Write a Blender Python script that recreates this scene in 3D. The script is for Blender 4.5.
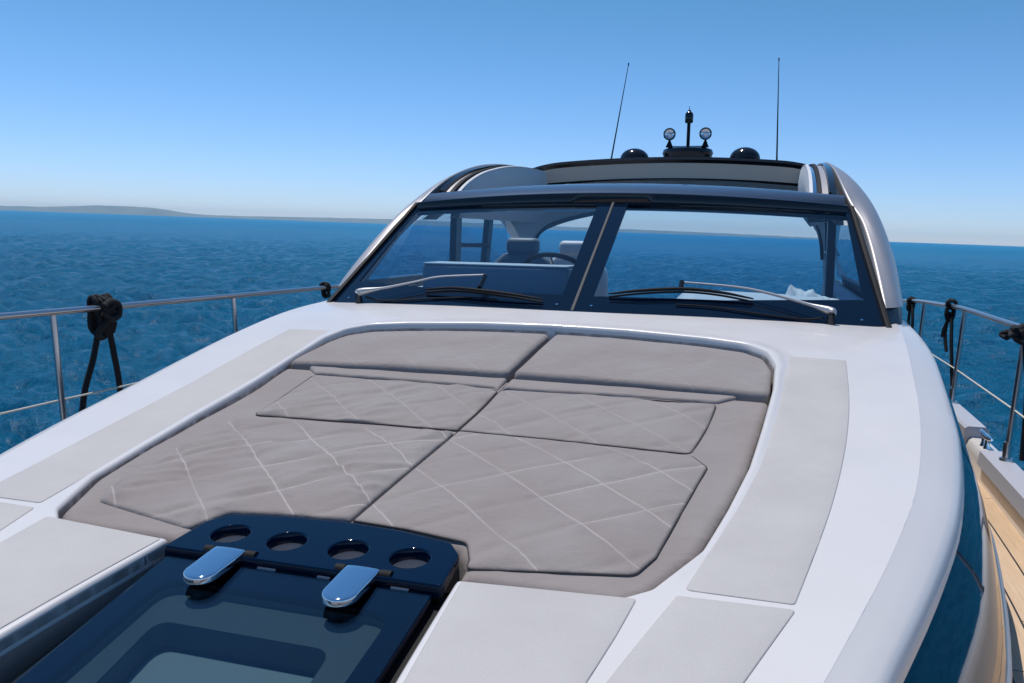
import bpy, bmesh, math, random
import numpy as np
from mathutils import Vector, Matrix, noise
from mathutils.geometry import delaunay_2d_cdt
random.seed(4)
for o in list(bpy.data.objects): bpy.data.objects.remove(o)
SC = bpy.context.scene
COL = SC.collection
# ------------------------------------------------------------------ camera, sky, sun, exposure
EYE = 3.3                                   # metres above the water
HEEL = 0.018222                             # the yacht heels about one degree
c_, s_ = math.cos(HEEL), math.sin(HEEL)
BOAT = Matrix.Translation((0, 0, EYE)) @ Matrix(((c_, 0, -s_, 0), (0, 1, 0, 0), (s_, 0, c_, 0), (0, 0, 0, 1)))
cam = bpy.data.cameras.new('camera'); camo = bpy.data.objects.new('camera', cam); COL.objects.link(camo)
cam.sensor_width = 36.0; cam.lens = 36.0 * 850.0 / 1024.0
cam.clip_start = 0.05; cam.clip_end = 60000
CR = Matrix(((0.957093, -0.053835, 0.284737, 0.935), (0.289224, 0.116534, -0.950142, 0), (0.01797, 0.991727, 0.127105, 0), (0, 0, 0, 1)))
camo.matrix_world = BOAT @ CR
SC.camera = camo
SUN_DIR = Vector((-0.26, 0.22, 0.94)).normalized()     # towards the sun: high, aft and a little left
sun = bpy.data.lights.new('sun', 'SUN'); suno = bpy.data.objects.new('sun', sun); COL.objects.link(suno)
sun.energy = 4.1; sun.angle = math.radians(0.53); sun.color = (1.0, 0.955, 0.9)
suno.rotation_euler = SUN_DIR.to_track_quat('Z', 'Y').to_euler()
suno.location = (0, 0, 30)
world = bpy.data.worlds.new('World'); SC.world = world; world.use_nodes = True
wn = world.node_tree; wn.nodes.clear()
wo = wn.nodes.new('ShaderNodeOutputWorld'); bg = wn.nodes.new('ShaderNodeBackground'); sky = wn.nodes.new('ShaderNodeTexSky')
sky.sky_type = 'NISHITA'; sky.sun_disc = False
sky.sun_elevation = math.asin(SUN_DIR.z); sky.sun_rotation = math.atan2(SUN_DIR.x, SUN_DIR.y)
sky.air_density = 1.0; sky.dust_density = 0.0; sky.ozone_density = 4.0; sky.altitude = 0
tint = wn.nodes.new('ShaderNodeMix'); tint.data_type = 'RGBA'; tint.blend_type = 'MULTIPLY'; tint.inputs[0].default_value = 1.0
wtc = wn.nodes.new('ShaderNodeTexCoord'); wsp_ = wn.nodes.new('ShaderNodeSeparateXYZ'); wmr = wn.nodes.new('ShaderNodeMapRange'); wmx = wn.nodes.new('ShaderNodeMix'); wmx.data_type = 'RGBA'
wmr.inputs['From Min'].default_value = 0.0; wmr.inputs['From Max'].default_value = 0.25
wn.links.new(wtc.outputs['Generated'], wsp_.inputs[0]); wn.links.new(wsp_.outputs[2], wmr.inputs['Value']); wn.links.new(wmr.outputs[0], wmx.inputs[0])
wmx.inputs[6].default_value = (1.02, 1.26, 1.95, 1); wmx.inputs[7].default_value = (0.66, 1.13, 1.36, 1); wn.links.new(wmx.outputs[2], tint.inputs[7])
wn.links.new(sky.outputs[0], tint.inputs[6]); wn.links.new(tint.outputs[2], bg.inputs[0]); wn.links.new(bg.outputs[0], wo.inputs[0]); bg.inputs[1].default_value = 0.088
SC.view_settings.view_transform = 'Standard'; SC.view_settings.look = 'None'; SC.view_settings.gamma = 1
SC.view_settings.use_curve_mapping = False
SC.view_settings.exposure = -0.15
SC.cycles.use_denoising = True
SC.cycles.max_bounces = 10; SC.cycles.transparent_max_bounces = 16; SC.cycles.volume_bounces = 0
SC.cycles.caustics_reflective = False; SC.cycles.caustics_refractive = False

# ------------------------------------------------------------------ materials
def mat(name, col, rough=0.5, metal=0.0, spec=0.5, coat=0.0, coatr=0.05):
    m = bpy.data.materials.new(name); m.use_nodes = True
    b = m.node_tree.nodes['Principled BSDF']
    b.inputs['Base Color'].default_value = (*col, 1); b.inputs['Roughness'].default_value = rough
    b.inputs['Metallic'].default_value = metal; b.inputs['Specular IOR Level'].default_value = spec
    b.inputs['Coat Weight'].default_value = coat; b.inputs['Coat Roughness'].default_value = coatr
    return m
def N(m, t, **kw):
    n = m.node_tree.nodes.new(t)
    for k, v in kw.items(): setattr(n, k, v)
    return n
def L(m, a, b): m.node_tree.links.new(a, b)
def math_n(m, op, a, b=None, c=None):
    n = N(m, 'ShaderNodeMath', operation=op)
    for i, v in enumerate((a, b, c)):
        if v is None: continue
        if isinstance(v, (int, float)): n.inputs[i].default_value = v
        else: L(m, v, n.inputs[i])
    return n.outputs[0]
def P(m): return m.node_tree.nodes['Principled BSDF']
def noise_tex(m, scale, detail=3, rough=0.5, coord='Object', stretch=None, dist=0.0):
    tc = N(m, 'ShaderNodeTexCoord'); out = tc.outputs[coord]
    if stretch:
        mp = N(m, 'ShaderNodeMapping'); mp.inputs['Scale'].default_value = stretch; L(m, out, mp.inputs[0]); out = mp.outputs[0]
    n = N(m, 'ShaderNodeTexNoise'); n.inputs['Scale'].default_value = scale; n.inputs['Detail'].default_value = detail
    n.inputs['Roughness'].default_value = rough; n.inputs['Distortion'].default_value = dist
    L(m, out, n.inputs['Vector']); return n.outputs['Fac']
def bump(m, h, strength, dist, prev=None):
    b = N(m, 'ShaderNodeBump'); b.inputs['Strength'].default_value = strength; b.inputs['Distance'].default_value = dist
    L(m, h, b.inputs['Height'])
    if prev is not None: L(m, prev, b.inputs['Normal'])
    return b.outputs[0]
def vary(m, fac, c1, c2, lo=0.35, hi=0.65):
    r = N(m, 'ShaderNodeMapRange'); r.inputs['From Min'].default_value = lo; r.inputs['From Max'].default_value = hi
    L(m, fac, r.inputs['Value']); mx = N(m, 'ShaderNodeMix', data_type='RGBA')
    L(m, r.outputs[0], mx.inputs[0]); mx.inputs[6].default_value = (*c1, 1); mx.inputs[7].default_value = (*c2, 1)
    return mx.outputs[2]

GEL = mat('white_gelcoat', (.74, .72, .745), .35, 0, .5, .25, .08)
L(GEL, vary(GEL, noise_tex(GEL, 2.2, 4), (.665, .630, .605), (.69, .655, .632)), P(GEL).inputs['Base Color'])
L(GEL, bump(GEL, noise_tex(GEL, 5, 2), .05, .02), P(GEL).inputs['Normal'])
gr = N(GEL, 'ShaderNodeMapRange'); gr.inputs['To Min'].default_value = .24; gr.inputs['To Max'].default_value = .46; L(GEL, noise_tex(GEL, 6, 6, .65), gr.inputs['Value']); L(GEL, gr.outputs[0], P(GEL).inputs['Roughness'])
SKID = mat('grey_nonskid_deck', (.5, .49, .49), .65)
L(SKID, vary(SKID, noise_tex(SKID, 3.5, 5, .6), (.455, .43, .412), (.495, .47, .45)), P(SKID).inputs['Base Color'])
sk2 = noise_tex(SKID, 300, 2, .7); mk = N(SKID, 'ShaderNodeMix', data_type='RGBA', blend_type='MULTIPLY'); mk.inputs[0].default_value = 1
L(SKID, P(SKID).inputs['Base Color'].links[0].from_socket, mk.inputs[6]); L(SKID, vary(SKID, sk2, (.95, .95, .95), (1, 1, 1), .35, .6), mk.inputs[7]); L(SKID, mk.outputs[2], P(SKID).inputs['Base Color'])
vv = N(SKID, 'ShaderNodeTexVoronoi'); vv.inputs['Scale'].default_value = 260
tc = N(SKID, 'ShaderNodeTexCoord'); L(SKID, tc.outputs['Object'], vv.inputs['Vector'])
L(SKID, bump(SKID, vv.outputs['Distance'], .2, .0015), P(SKID).inputs['Normal'])
SILVER = mat('silver_paint', (.40, .385, .395), .45, .45, .5, .15, .1)
BLUEBEAM = mat('gunmetal_paint', (.06, .08, .115), .28, .5, .5, .5, .05)
NAVY = mat('navy_black_glass_border', (.003, .009, .022), .05, 0, .36)
LIDNAVY = mat('navy_gloss_acrylic', (.001, .008, .026), .06, 0, .22)
BLACK = mat('black_rubber', (.008, .008, .009), .7, 0, .25)
BLACKG = mat('black_gloss', (.01, .011, .014), .12, 0, .5)
CHROME = mat('chrome', (.8, .8, .82), .06, 1)
STEEL = mat('polished_steel', (.55, .53, .53), .28, 1)
SATIN = mat('satin_aluminium', (.5, .49, .48), .42, .6)
FOOT = mat('dark_pillar_foot', (.006, .014, .028), .4, 0, .2)
DKTRIM = mat('dark_bronze_trim', (.03, .028, .028), .4, .2)
BEIGE = mat('beige_headliner', (.84, .63, .49), .85)
LINER = mat('pale_cabin_liner', (.72, .72, .72), .6)
LEATHER = mat('pale_leather', (.78, .77, .76), .5)
PALE = mat('pale_grey_moulding', (.46, .46, .50), .4)
DASH = mat('dark_dashboard', (.03, .045, .07), .5)
CONSOLE = mat('slate_console', (.2, .24, .29), .5)
FRAME = mat('dark_window_frame', (.02, .035, .06), .35)
ROPE = mat('black_rope', (.008, .008, .009), .85)
L(ROPE, bump(ROPE, noise_tex(ROPE, 160, 2), .6, .004), P(ROPE).inputs['Normal'])
WIRE = mat('white_lifeline', (.72, .68, .58), .45)
TOWEL = mat('white_towel', (.78, .76, .74), .9)
L(TOWEL, bump(TOWEL, noise_tex(TOWEL, 40, 3), .5, .01), P(TOWEL).inputs['Normal'])
HULL = mat('white_hull', (.72, .72, .74), .2, 0, .5, .5, .04)
CUPM = mat('cup_well_plastic', (.42, .41, .42), .4)

# transparent tinted glass: sees through, reflects by Fresnel
def glass(name, tint, refl=1.0, ior=1.5):
    m = bpy.data.materials.new(name); m.use_nodes = True; t = m.node_tree; t.nodes.clear()
    o = t.nodes.new('ShaderNodeOutputMaterial'); mx = t.nodes.new('ShaderNodeMixShader')
    tr = t.nodes.new('ShaderNodeBsdfTransparent'); gl = t.nodes.new('ShaderNodeBsdfGlossy'); fr = t.nodes.new('ShaderNodeFresnel')
    tr.inputs[0].default_value = (*tint, 1); gl.inputs['Roughness'].default_value = 0.0; fr.inputs[0].default_value = ior
    gl.inputs[0].default_value = (refl, refl, refl, 1)
    ge = t.nodes.new('ShaderNodeNewGeometry'); mr = t.nodes.new('ShaderNodeMapRange'); mr.inputs['To Min'].default_value = ior; mr.inputs['To Max'].default_value = 1 / ior
    t.links.new(ge.outputs['Backfacing'], mr.inputs['Value']); t.links.new(mr.outputs[0], fr.inputs[0])
    t.links.new(fr.outputs[0], mx.inputs[0]); t.links.new(tr.outputs[0], mx.inputs[1]); t.links.new(gl.outputs[0], mx.inputs[2])
    t.links.new(mx.outputs[0], o.inputs[0]); return m
WGLASS = glass('windscreen_glass', (.68, .81, .90), 1.0)
SGLASS = glass('side_window_glass', (.62, .76, .86))
HGLASS = glass('hatch_glass', (.60, .70, .74))

# dark mirror-like coachroof side window
SIDEW = mat('dark_side_glass', (.004, .022, .045), .04, 0, .7)

# cushion cloth with pale diagonal stitching; Object coordinates are boat coordinates
def cushion_mat(name, quilt, amount=.8, second=1.0):
    m = mat(name, (.3, .27, .26), .85)
    P(m).inputs['Sheen Weight'].default_value = .1
    tc = N(m, 'ShaderNodeTexCoord')
    big = noise_tex(m, 3.0, 4, .6)
    base = vary(m, big, (.250, .208, .192), (.288, .256, .240), .3, .7)
    col = base
    if quilt:
        sp = N(m, 'ShaderNodeSeparateXYZ'); at = N(m, 'ShaderNodeAttribute'); at.attribute_name = 'bxy'
        L(m, at.outputs['Vector'], sp.inputs[0])
        X, Y = sp.outputs[0], sp.outputs[1]
        def lines(v, off, fade):
            a = math_n(m, 'SUBTRACT', v, off); a = math_n(m, 'DIVIDE', a, 0.27)
            a = math_n(m, 'SUBTRACT', a, math_n(m, 'FLOOR', math_n(m, 'ADD', a, .5))); a = math_n(m, 'ABSOLUTE', a)
            r = N(m, 'ShaderNodeMapRange'); r.inputs['From Min'].default_value = .007; r.inputs['From Max'].default_value = .017
            r.inputs['To Min'].default_value = 1; r.inputs['To Max'].default_value = 0; L(m, a, r.inputs['Value'])
            return r.outputs[0]
        w1 = lines(math_n(m, 'ADD', X, Y), 2.17, 1)
        w2 = lines(math_n(m, 'SUBTRACT', X, Y), -1.35, 1)
        # the second family has sunk into the cloth in places
        n2 = noise_tex(m, 2.4, 1); r2 = N(m, 'ShaderNodeMapRange'); r2.inputs['From Min'].default_value = .44; r2.inputs['From Max'].default_value = .55; L(m, n2, r2.inputs['Value'])
        w2 = math_n(m, 'MULTIPLY', math_n(m, 'MULTIPLY', w2, r2.outputs[0]), second)
        n1 = noise_tex(m, 2.9, 2, .5, 'Object', (1.3, .8, 1)); r1 = N(m, 'ShaderNodeMapRange'); r1.inputs['From Min'].default_value = .3; r1.inputs['From Max'].default_value = .55; r1.inputs['To Min'].default_value = .25; L(m, n1, r1.inputs['Value'])
        w1 = math_n(m, 'MULTIPLY', w1, r1.outputs[0])
        w = math_n(m, 'MAXIMUM', w1, w2)
        w = math_n(m, 'MULTIPLY', w, amount)
        mx = N(m, 'ShaderNodeMix', data_type='RGBA'); L(m, w, mx.inputs[0]); L(m, base, mx.inputs[6]); mx.inputs[7].default_value = (.48, .43, .405, 1)
        col = mx.outputs[2]
    L(m, col, P(m).inputs['Base Color'])
    b1 = bump(m, noise_tex(m, 8, 5, .62, 'Object', (1, 1.8, 1), .6), .5, .013)
    b2 = bump(m, noise_tex(m, 420, 2), .25, .0015, b1)
    L(m, b2, P(m).inputs['Normal'])
    return m
CUSH = cushion_mat('taupe_cushion_cloth', False)
PIPE2 = mat('dark_seam_tape', (.065, .056, .052), .9)
CUSHQ = cushion_mat('taupe_quilted_cloth', True, .62)
CUSHF = cushion_mat('taupe_faded_quilt', True, .30, .1)
CUSHH = cushion_mat('taupe_headrest_cloth', True, .16, .0)
PIPE = mat('dark_piping', (.07, .06, .058), .8)

# teak planks: UV x = metres across the deck, y = metres along
TEAK = mat('teak_planks', (.42, .27, .15), .55)
uv = N(TEAK, 'ShaderNodeUVMap'); sp = N(TEAK, 'ShaderNodeSeparateXYZ'); L(TEAK, uv.outputs[0], sp.inputs[0])
pl = math_n(TEAK, 'DIVIDE', sp.outputs[0], .095); fl = math_n(TEAK, 'FLOOR', pl); fr = math_n(TEAK, 'SUBTRACT', pl, fl)
caulk = math_n(TEAK, 'LESS_THAN', fr, .07)
off = math_n(TEAK, 'MULTIPLY', fl, .37); yy = math_n(TEAK, 'DIVIDE', math_n(TEAK, 'ADD', sp.outputs[1], off), 1.1)
fy = math_n(TEAK, 'SUBTRACT', yy, math_n(TEAK, 'FLOOR', yy)); butt = math_n(TEAK, 'LESS_THAN', fy, .004)
caulk = math_n(TEAK, 'MAXIMUM', caulk, butt)
wnz = N(TEAK, 'ShaderNodeTexNoise'); mp = N(TEAK, 'ShaderNodeMapping'); mp.inputs['Scale'].default_value = (60, 4, 1); L(TEAK, uv.outputs[0], mp.inputs[0]); L(TEAK, mp.outputs[0], wnz.inputs['Vector']); wnz.inputs['Scale'].default_value = 1.5; wnz.inputs['Detail'].default_value = 5
wh = N(TEAK, 'ShaderNodeTexWhiteNoise', noise_dimensions='1D'); L(TEAK, math_n(TEAK, 'ADD', fl, math_n(TEAK, 'MULTIPLY', math_n(TEAK, 'FLOOR', yy), 17.3)), wh.inputs['W'])
f = math_n(TEAK, 'ADD', math_n(TEAK, 'MULTIPLY', wnz.outputs['Fac'], .7), math_n(TEAK, 'MULTIPLY', wh.outputs[0], .3))
wood = vary(TEAK, f, (.50, .34, .20), (.68, .49, .32), .25, .75)
mx = N(TEAK, 'ShaderNodeMix', data_type='RGBA'); L(TEAK, caulk, mx.inputs[0]); L(TEAK, wood, mx.inputs[6]); mx.inputs[7].default_value = (.015, .013, .012, 1)
L(TEAK, mx.outputs[2], P(TEAK).inputs['Base Color'])

# ------------------------------------------------------------------ building helpers
def me_obj(name, verts, faces, m, parent=None, base=(0, 0, 0), smooth=True, sharp=None, uvs=None):
    me = bpy.data.meshes.new(name)
    b = np.array(base)
    me.from_pydata([tuple(np.array(v) - b) for v in verts] if len(verts) < 50000 else (np.array(verts) - b).tolist(), [], faces)
    me.materials.append(m)
    bm = bmesh.new(); bm.from_mesh(me); bmesh.ops.remove_doubles(bm, verts=bm.verts, dist=1e-5)
    bmesh.ops.recalc_face_normals(bm, faces=bm.faces)
    if sharp:
        for e in bm.edges:
            if len(e.link_faces) == 2 and e.calc_face_angle(0) > math.radians(sharp): e.smooth = False
    for f in bm.faces: f.smooth = smooth
    bm.to_mesh(me); bm.free()
    o = bpy.data.objects.new(name, me); COL.objects.link(o)
    if parent is not None: o.parent = parent
    return o
def thing(name, label, cat, base=(0, 0, 0), group=None, boat=True):
    o = bpy.data.objects.new(name, None); COL.objects.link(o); o.empty_display_size = .2
    o.matrix_world = (BOAT if boat else Matrix()) @ Matrix.Translation(base)
    o['label'] = label; o['category'] = cat
    if group: o['group'] = group
    o['_b'] = list(base)
    return o
class G:
    """collects pieces of one mesh"""
    def __init__(s): s.v = []; s.f = []
    def add(s, v, f):
        n = len(s.v); s.v += [tuple(map(float, p)) for p in v]; s.f += [tuple(i + n for i in q) for q in f]; return s
    def grid(s, rows, close=False):
        r = len(rows); c = len(rows[0]); v = [p for row in rows for p in row]; f = []
        for i in range(r - 1):
            for j in range(c if close else c - 1):
                k = (j + 1) % c; f.append((i * c + j, i * c + k, (i + 1) * c + k, (i + 1) * c + j))
        return s.add(v, f)
    def box(s, a, b, bev=0.0):
        a = np.minimum(a, b).astype(float), np.maximum(a, b).astype(float); a, b = a
        bm = bmesh.new(); bmesh.ops.create_cube(bm, size=1)
        for v in bm.verts: v.co = Vector([(a[i] + b[i]) / 2 + v.co[i] * (b[i] - a[i]) for i in range(3)])
        if bev: bmesh.ops.bevel(bm, geom=bm.edges[:], offset=bev, segments=3, affect='EDGES', profile=.5)
        bm.verts.index_update()
        s.add([v.co for v in bm.verts], [[v.index for v in f.verts] for f in bm.faces]); bm.free(); return s
    def tube(s, pts, r, n=12, cap=True, closed=False):
        pts = [Vector(p) for p in pts]; R = r if hasattr(r, '__len__') else [r] * len(pts); rows = []
        up = None
        for i, p in enumerate(pts):
            if closed: t = (pts[(i + 1) % len(pts)] - pts[i - 1]).normalized()
            else: t = (pts[min(i + 1, len(pts) - 1)] - pts[max(i - 1, 0)]).normalized()
            if up is None: up = t.orthogonal().normalized()
            up = (up - t * up.dot(t)).normalized(); w = t.cross(up)
            rows.append([p + (up * math.cos(a) + w * math.sin(a)) * R[i] for a in [2 * math.pi * k / n for k in range(n)]])
        if closed: rows.append(rows[0])
        s.grid(rows, True)
        if cap and not closed:
            s.add(rows[0], [tuple(range(n))[::-1]]); s.add(rows[-1], [tuple(range(n))])
        return s
    def lathe(s, prof, n=32, c=(0, 0, 0), axis='z'):
        rows = []
        for r, z in prof:
            row = []
            for k in range(n):
                a = 2 * math.pi * k / n; x, y = r * math.cos(a), r * math.sin(a)
                p = (x, y, z) if axis == 'z' else ((x, z, y) if axis == 'y' else (z, x, y))
                row.append((p[0] + c[0], p[1] + c[1], p[2] + c[2]))
            rows.append(row)
        return s.grid(rows, True)
    def prism(s, poly, z0, z1, zf=None):
        n = len(poly); g = (lambda x, y, z: z) if zf is None else zf
        v = [(x, y, g(x, y, z0)) for x, y in poly] + [(x, y, g(x, y, z1)) for x, y in poly]
        f = [tuple(range(n))[::-1], tuple(range(n, 2 * n))] + [(i, (i + 1) % n, n + (i + 1) % n, n + i) for i in range(n)]
        return s.add(v, f)
    def build(s, name, m, parent=None, smooth=True, sharp=35):
        base = parent['_b'] if parent is not None and '_b' in parent else (0, 0, 0)
        q = parent
        while q is not None and '_b' not in q: q = q.parent
        base = list(q['_b']) if q is not None else (0, 0, 0)
        return me_obj(name, s.v, s.f, m, parent, base, smooth, sharp)
def smooth_pts(pts, n=8, closed=False):
    """Catmull-Rom through the points"""
    p = [np.array(q, float) for q in pts]; out = []; m = len(p)
    for i in range(m if closed else m - 1):
        a = p[(i - 1) % m] if closed or i > 0 else 2 * p[0] - p[1]
        b = p[i]; c = p[(i + 1) % m]; d = p[(i + 2) % m] if closed or i + 2 < m else 2 * p[-1] - p[-2]
        for k in range(n):
            t = k / n; out.append(.5 * ((2 * b) + (c - a) * t + (2 * a - 5 * b + 4 * c - d) * t * t + (3 * b - a - 3 * c + d) * t ** 3))
    if not closed: out.append(p[-1])
    return out
def spl(xs, ys):
    """smooth monotone-ish interpolation (cubic Hermite)"""
    xs = np.array(xs, float); ys = np.array(ys, float); d = np.diff(ys) / np.diff(xs)
    mm = np.r_[d[0], (d[1:] * np.diff(xs)[:-1] + d[:-1] * np.diff(xs)[1:]) / (xs[2:] - xs[:-2]), d[-1]]
    def f(x):
        x = np.asarray(x, float); i = np.clip(np.searchsorted(xs, x) - 1, 0, len(xs) - 2); h = xs[i + 1] - xs[i]; t = np.clip((x - xs[i]) / h, -3, 4)
        t_in = np.clip(t, 0, 1)
        r = (2 * t_in**3 - 3 * t_in**2 + 1) * ys[i] + (t_in**3 - 2 * t_in**2 + t_in) * h * mm[i] + (-2 * t_in**3 + 3 * t_in**2) * ys[i + 1] + (t_in**3 - t_in**2) * h * mm[i + 1]
        return r + (t - t_in) * h * np.where(t < 0, mm[0], mm[-1])
    return f
def roundpoly(pts, r):
    """round the corners of a polygon; r may be one radius or one per corner"""
    out = []; n = len(pts); R = r if hasattr(r, '__len__') else [r] * n
    for i in range(n):
        a, b, c = np.array(pts[i - 1], float), np.array(pts[i], float), np.array(pts[(i + 1) % n], float)
        u = a - b; v = c - b; lu, lv = np.linalg.norm(u), np.linalg.norm(v)
        if R[i] <= 0 or abs(np.cross(u, v)) < 1e-3 * lu * lv: out.append(tuple(b)); continue
        u /= lu; v /= lv; ang = math.acos(np.clip(u @ v, -1, 1)); t = min(R[i] / math.tan(ang / 2), .48 * lu, .48 * lv)
        p, q = b + u * t, b + v * t; k = 7
        for j in range(k + 1):
            s = j / k; out.append(tuple((1 - s)**2 * p + 2 * s * (1 - s) * b + s * s * q))
    return out
def resample(poly, step):
    out = []; n = len(poly)
    for i in range(n):
        a, b = np.array(poly[i], float), np.array(poly[(i + 1) % n], float); L_ = np.linalg.norm(b - a)
        if L_ < 1e-6: continue
        k = max(1, int(round(L_ / step)))
        for j in range(k): out.append(a + (b - a) * j / k)
    # drop near duplicates
    res = [out[0]]
    for p in out[1:]:
        if np.linalg.norm(p - res[-1]) > step * .12: res.append(p)
    if np.linalg.norm(res[0] - res[-1]) < step * .12: res.pop()
    return np.array(res)
def area(p): x, y = p[:, 0], p[:, 1]; return .5 * np.sum(x * np.roll(y, -1) - y * np.roll(x, -1))
def inside(pts, poly):
    x, y = pts[:, 0], pts[:, 1]; r = np.zeros(len(pts), bool); n = len(poly)
    for i in range(n):
        x1, y1 = poly[i]; x2, y2 = poly[(i + 1) % n]
        if y1 == y2: continue
        r ^= ((y1 > y) != (y2 > y)) & (x < (x2 - x1) * (y - y1) / (y2 - y1) + x1)
    return r
def dist(pts, poly):
    a = poly; b = np.roll(poly, -1, 0); ab = b - a; l2 = (ab**2).sum(1) + 1e-12; out = np.empty(len(pts))
    for s in range(0, len(pts), 2000):
        p = pts[s:s + 2000, None, :]; t = np.clip(((p - a) * ab).sum(2) / l2, 0, 1)
        out[s:s + 2000] = np.sqrt(((p - (a + ab * t[..., None]))**2).sum(2)).min(1)
    return out
def sheet(outer, holes, res, step, offs):
    """triangulated flat region: returns points, triangles, distance to the border, border loops"""
    loops = [resample(outer, step)] + [resample(h, step) for h in holes]
    if area(loops[0]) < 0: loops[0] = loops[0][::-1]
    for i in range(1, len(loops)):
        if area(loops[i]) > 0: loops[i] = loops[i][::-1]
    pts = []; edges = []; dd = []; lidx = []
    for lp in loops:
        n = len(lp); s = len(pts); lidx.append(list(range(s, s + n)))
        pts += [tuple(p) for p in lp]; dd += [0.0] * n; edges += [(s + i, s + (i + 1) % n) for i in range(n)]
    def ok(p):
        m = inside(p, loops[0])
        for h in loops[1:]: m &= ~inside(p, h)
        return m
    def dall(p):
        return np.min([dist(p, lp) for lp in loops], axis=0)
    for o in offs:
        cand = []
        for lp in loops:
            t = np.roll(lp, -1, 0) - np.roll(lp, 1, 0); t /= np.linalg.norm(t, axis=1)[:, None]
            cand.append(lp + np.c_[-t[:, 1], t[:, 0]] * o)
        cand = np.concatenate(cand); d = dall(cand); k = ok(cand) & (d > o * .93)
        pts += [tuple(p) for p in cand[k]]; dd += [o] * int(k.sum())
    lo = loops[0].min(0); hi = loops[0].max(0)
    gx = np.arange(lo[0], hi[0], res); gy = np.arange(lo[1], hi[1], res * .87)
    XX, YY = np.meshgrid(gx, gy); XX = XX + (np.arange(len(gy)) % 2)[:, None] * res * .5
    g = np.c_[XX.ravel(), YY.ravel()]; g = g[ok(g)]; d = dall(g); k = d > (offs[-1] if offs else 0) + res * .45
    pts += [tuple(p) for p in g[k]]; dd += list(d[k])
    r = delaunay_2d_cdt([Vector(p) for p in pts], edges, [], 0, 1e-6)
    V = np.array([tuple(v) for v in r[0]]); T = [t for t in r[2] if len(t) == 3]
    cen = np.array([(V[t[0]] + V[t[1]] + V[t[2]]) / 3 for t in T]); k = ok(cen); T = [t for t, q in zip(T, k) if q]
    D = np.zeros(len(V))
    for i, src in enumerate(r[3]): D[i] = dd[src[0]] if src else 0
    inv = {s: i for i, src in enumerate(r[3]) for s in src}
    return V, T, D, [[inv[i] for i in l] for l in lidx]
def slab(name, outer, holes, zf, m, parent, res=.05, step=.02, offs=(.003, .008, .015), wall=.03, edge=.01, sharp=None, attr=False, flat_outer=False, flat_in=False):
    V, T, D, loops = sheet(outer, holes, res, step, offs)
    e = edge
    if flat_outer: D = np.minimum(dist(V, resample(holes[0], step)), .2)
    q = np.clip(1 - D / e, 0, 1); Z = zf(V[:, 0], V[:, 1], D) - e * (1 - np.sqrt(np.clip(1 - q * q, 0, 1)))
    v = [(a, b, c) for (a, b), c in zip(V, Z)]; f = [tuple(t) for t in T]
    for lp in loops:
        n0 = len(v); n = len(lp)
        v += [(v[i][0], v[i][1], v[i][2] - wall) for i in lp]
        f += [(lp[i], n0 + i, n0 + (i + 1) % n, lp[(i + 1) % n]) for i in range(n)]
    q = parent
    while q is not None and '_b' not in q: q = q.parent
    base = np.array(list(q['_b'])) if q is not None else np.zeros(3)
    me = bpy.data.meshes.new(name); me.from_pydata([tuple(np.array(p) - base) for p in v], [], f); me.materials.append(m)
    bm = bmesh.new(); bm.from_mesh(me); bmesh.ops.recalc_face_normals(bm, faces=bm.faces)
    if bm.faces and sum(fc.normal.z * fc.calc_area() for fc in bm.faces) < 0: bmesh.ops.reverse_faces(bm, faces=bm.faces)
    bm.verts.ensure_lookup_table(); nD = len(D)
    for fc in bm.faces: fc.smooth = not (flat_in and all(vv_.index < nD and D[vv_.index] >= edge * .99 for vv_ in fc.verts))
    bm.to_mesh(me); bm.free()
    if attr:
        a = me.attributes.new('bxy', 'FLOAT_VECTOR', 'POINT'); a.data.foreach_set('vector', np.array(v, float).ravel())
    o = bpy.data.objects.new(name, me); COL.objects.link(o); o.parent = parent
    return o

# ------------------------------------------------------------------ the lines of the yacht (metres; origin at the eye, x to starboard of the picture, y aft, z up)
deck_z = spl([-3.5, -1, 0, 1.0, 1.35, 1.62, 1.95, 2.18, 2.45, 2.76, 3.12, 3.53, 4.0, 4.45, 5.5, 8, 12],
             [-1.02, -.95, -.85, -.765, -.73, -.708, -.684, -.664, -.638, -.603, -.550, -.487, -.438, -.418, -.40, -.40, -.42])
def camber(x, y): return .045 * np.clip((np.asarray(y) - 3.1) / 1.1, 0, 1)**1.5 * (1 - np.clip(np.abs(x) / 1.45, 0, 1)**2)
def G0(x, y): return deck_z(y) + camber(x, y)
crease_x = spl([-.45, -.3, 0, .5, 1.0, 1.42, 1.91, 2.1, 2.3, 2.55, 2.82, 3.11, 3.43, 4.3, 5.2, 8, 12],
               [.30, .40, .52, .73, .92, 1.062, 1.215, 1.268, 1.320, 1.370, 1.412, 1.446, 1.472, 1.540, 1.575, 1.59, 1.55])
side_z = spl([-4, 0, 2, 4.3, 8, 13], [-1.02, -1.12, -1.18, -1.21, -1.22, -1.22])
gun_x = spl([-4.2, -3.6, -3, -2, -1, 0, 1.6, 3, 4.5, 6, 8, 13], [.05, .62, .98, 1.36, 1.60, 1.77, 1.94, 2.06, 2.12, 2.14, 2.15, 2.0])
gun_z = spl([-4, 0, 3, 4.5, 7, 13], [-.88, -.98, -1.04, -1.065, -1.09, -1.12])

yacht = thing('motor_yacht', 'white motor yacht with dark raked windscreen and silver roof arches', 'yacht')

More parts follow.
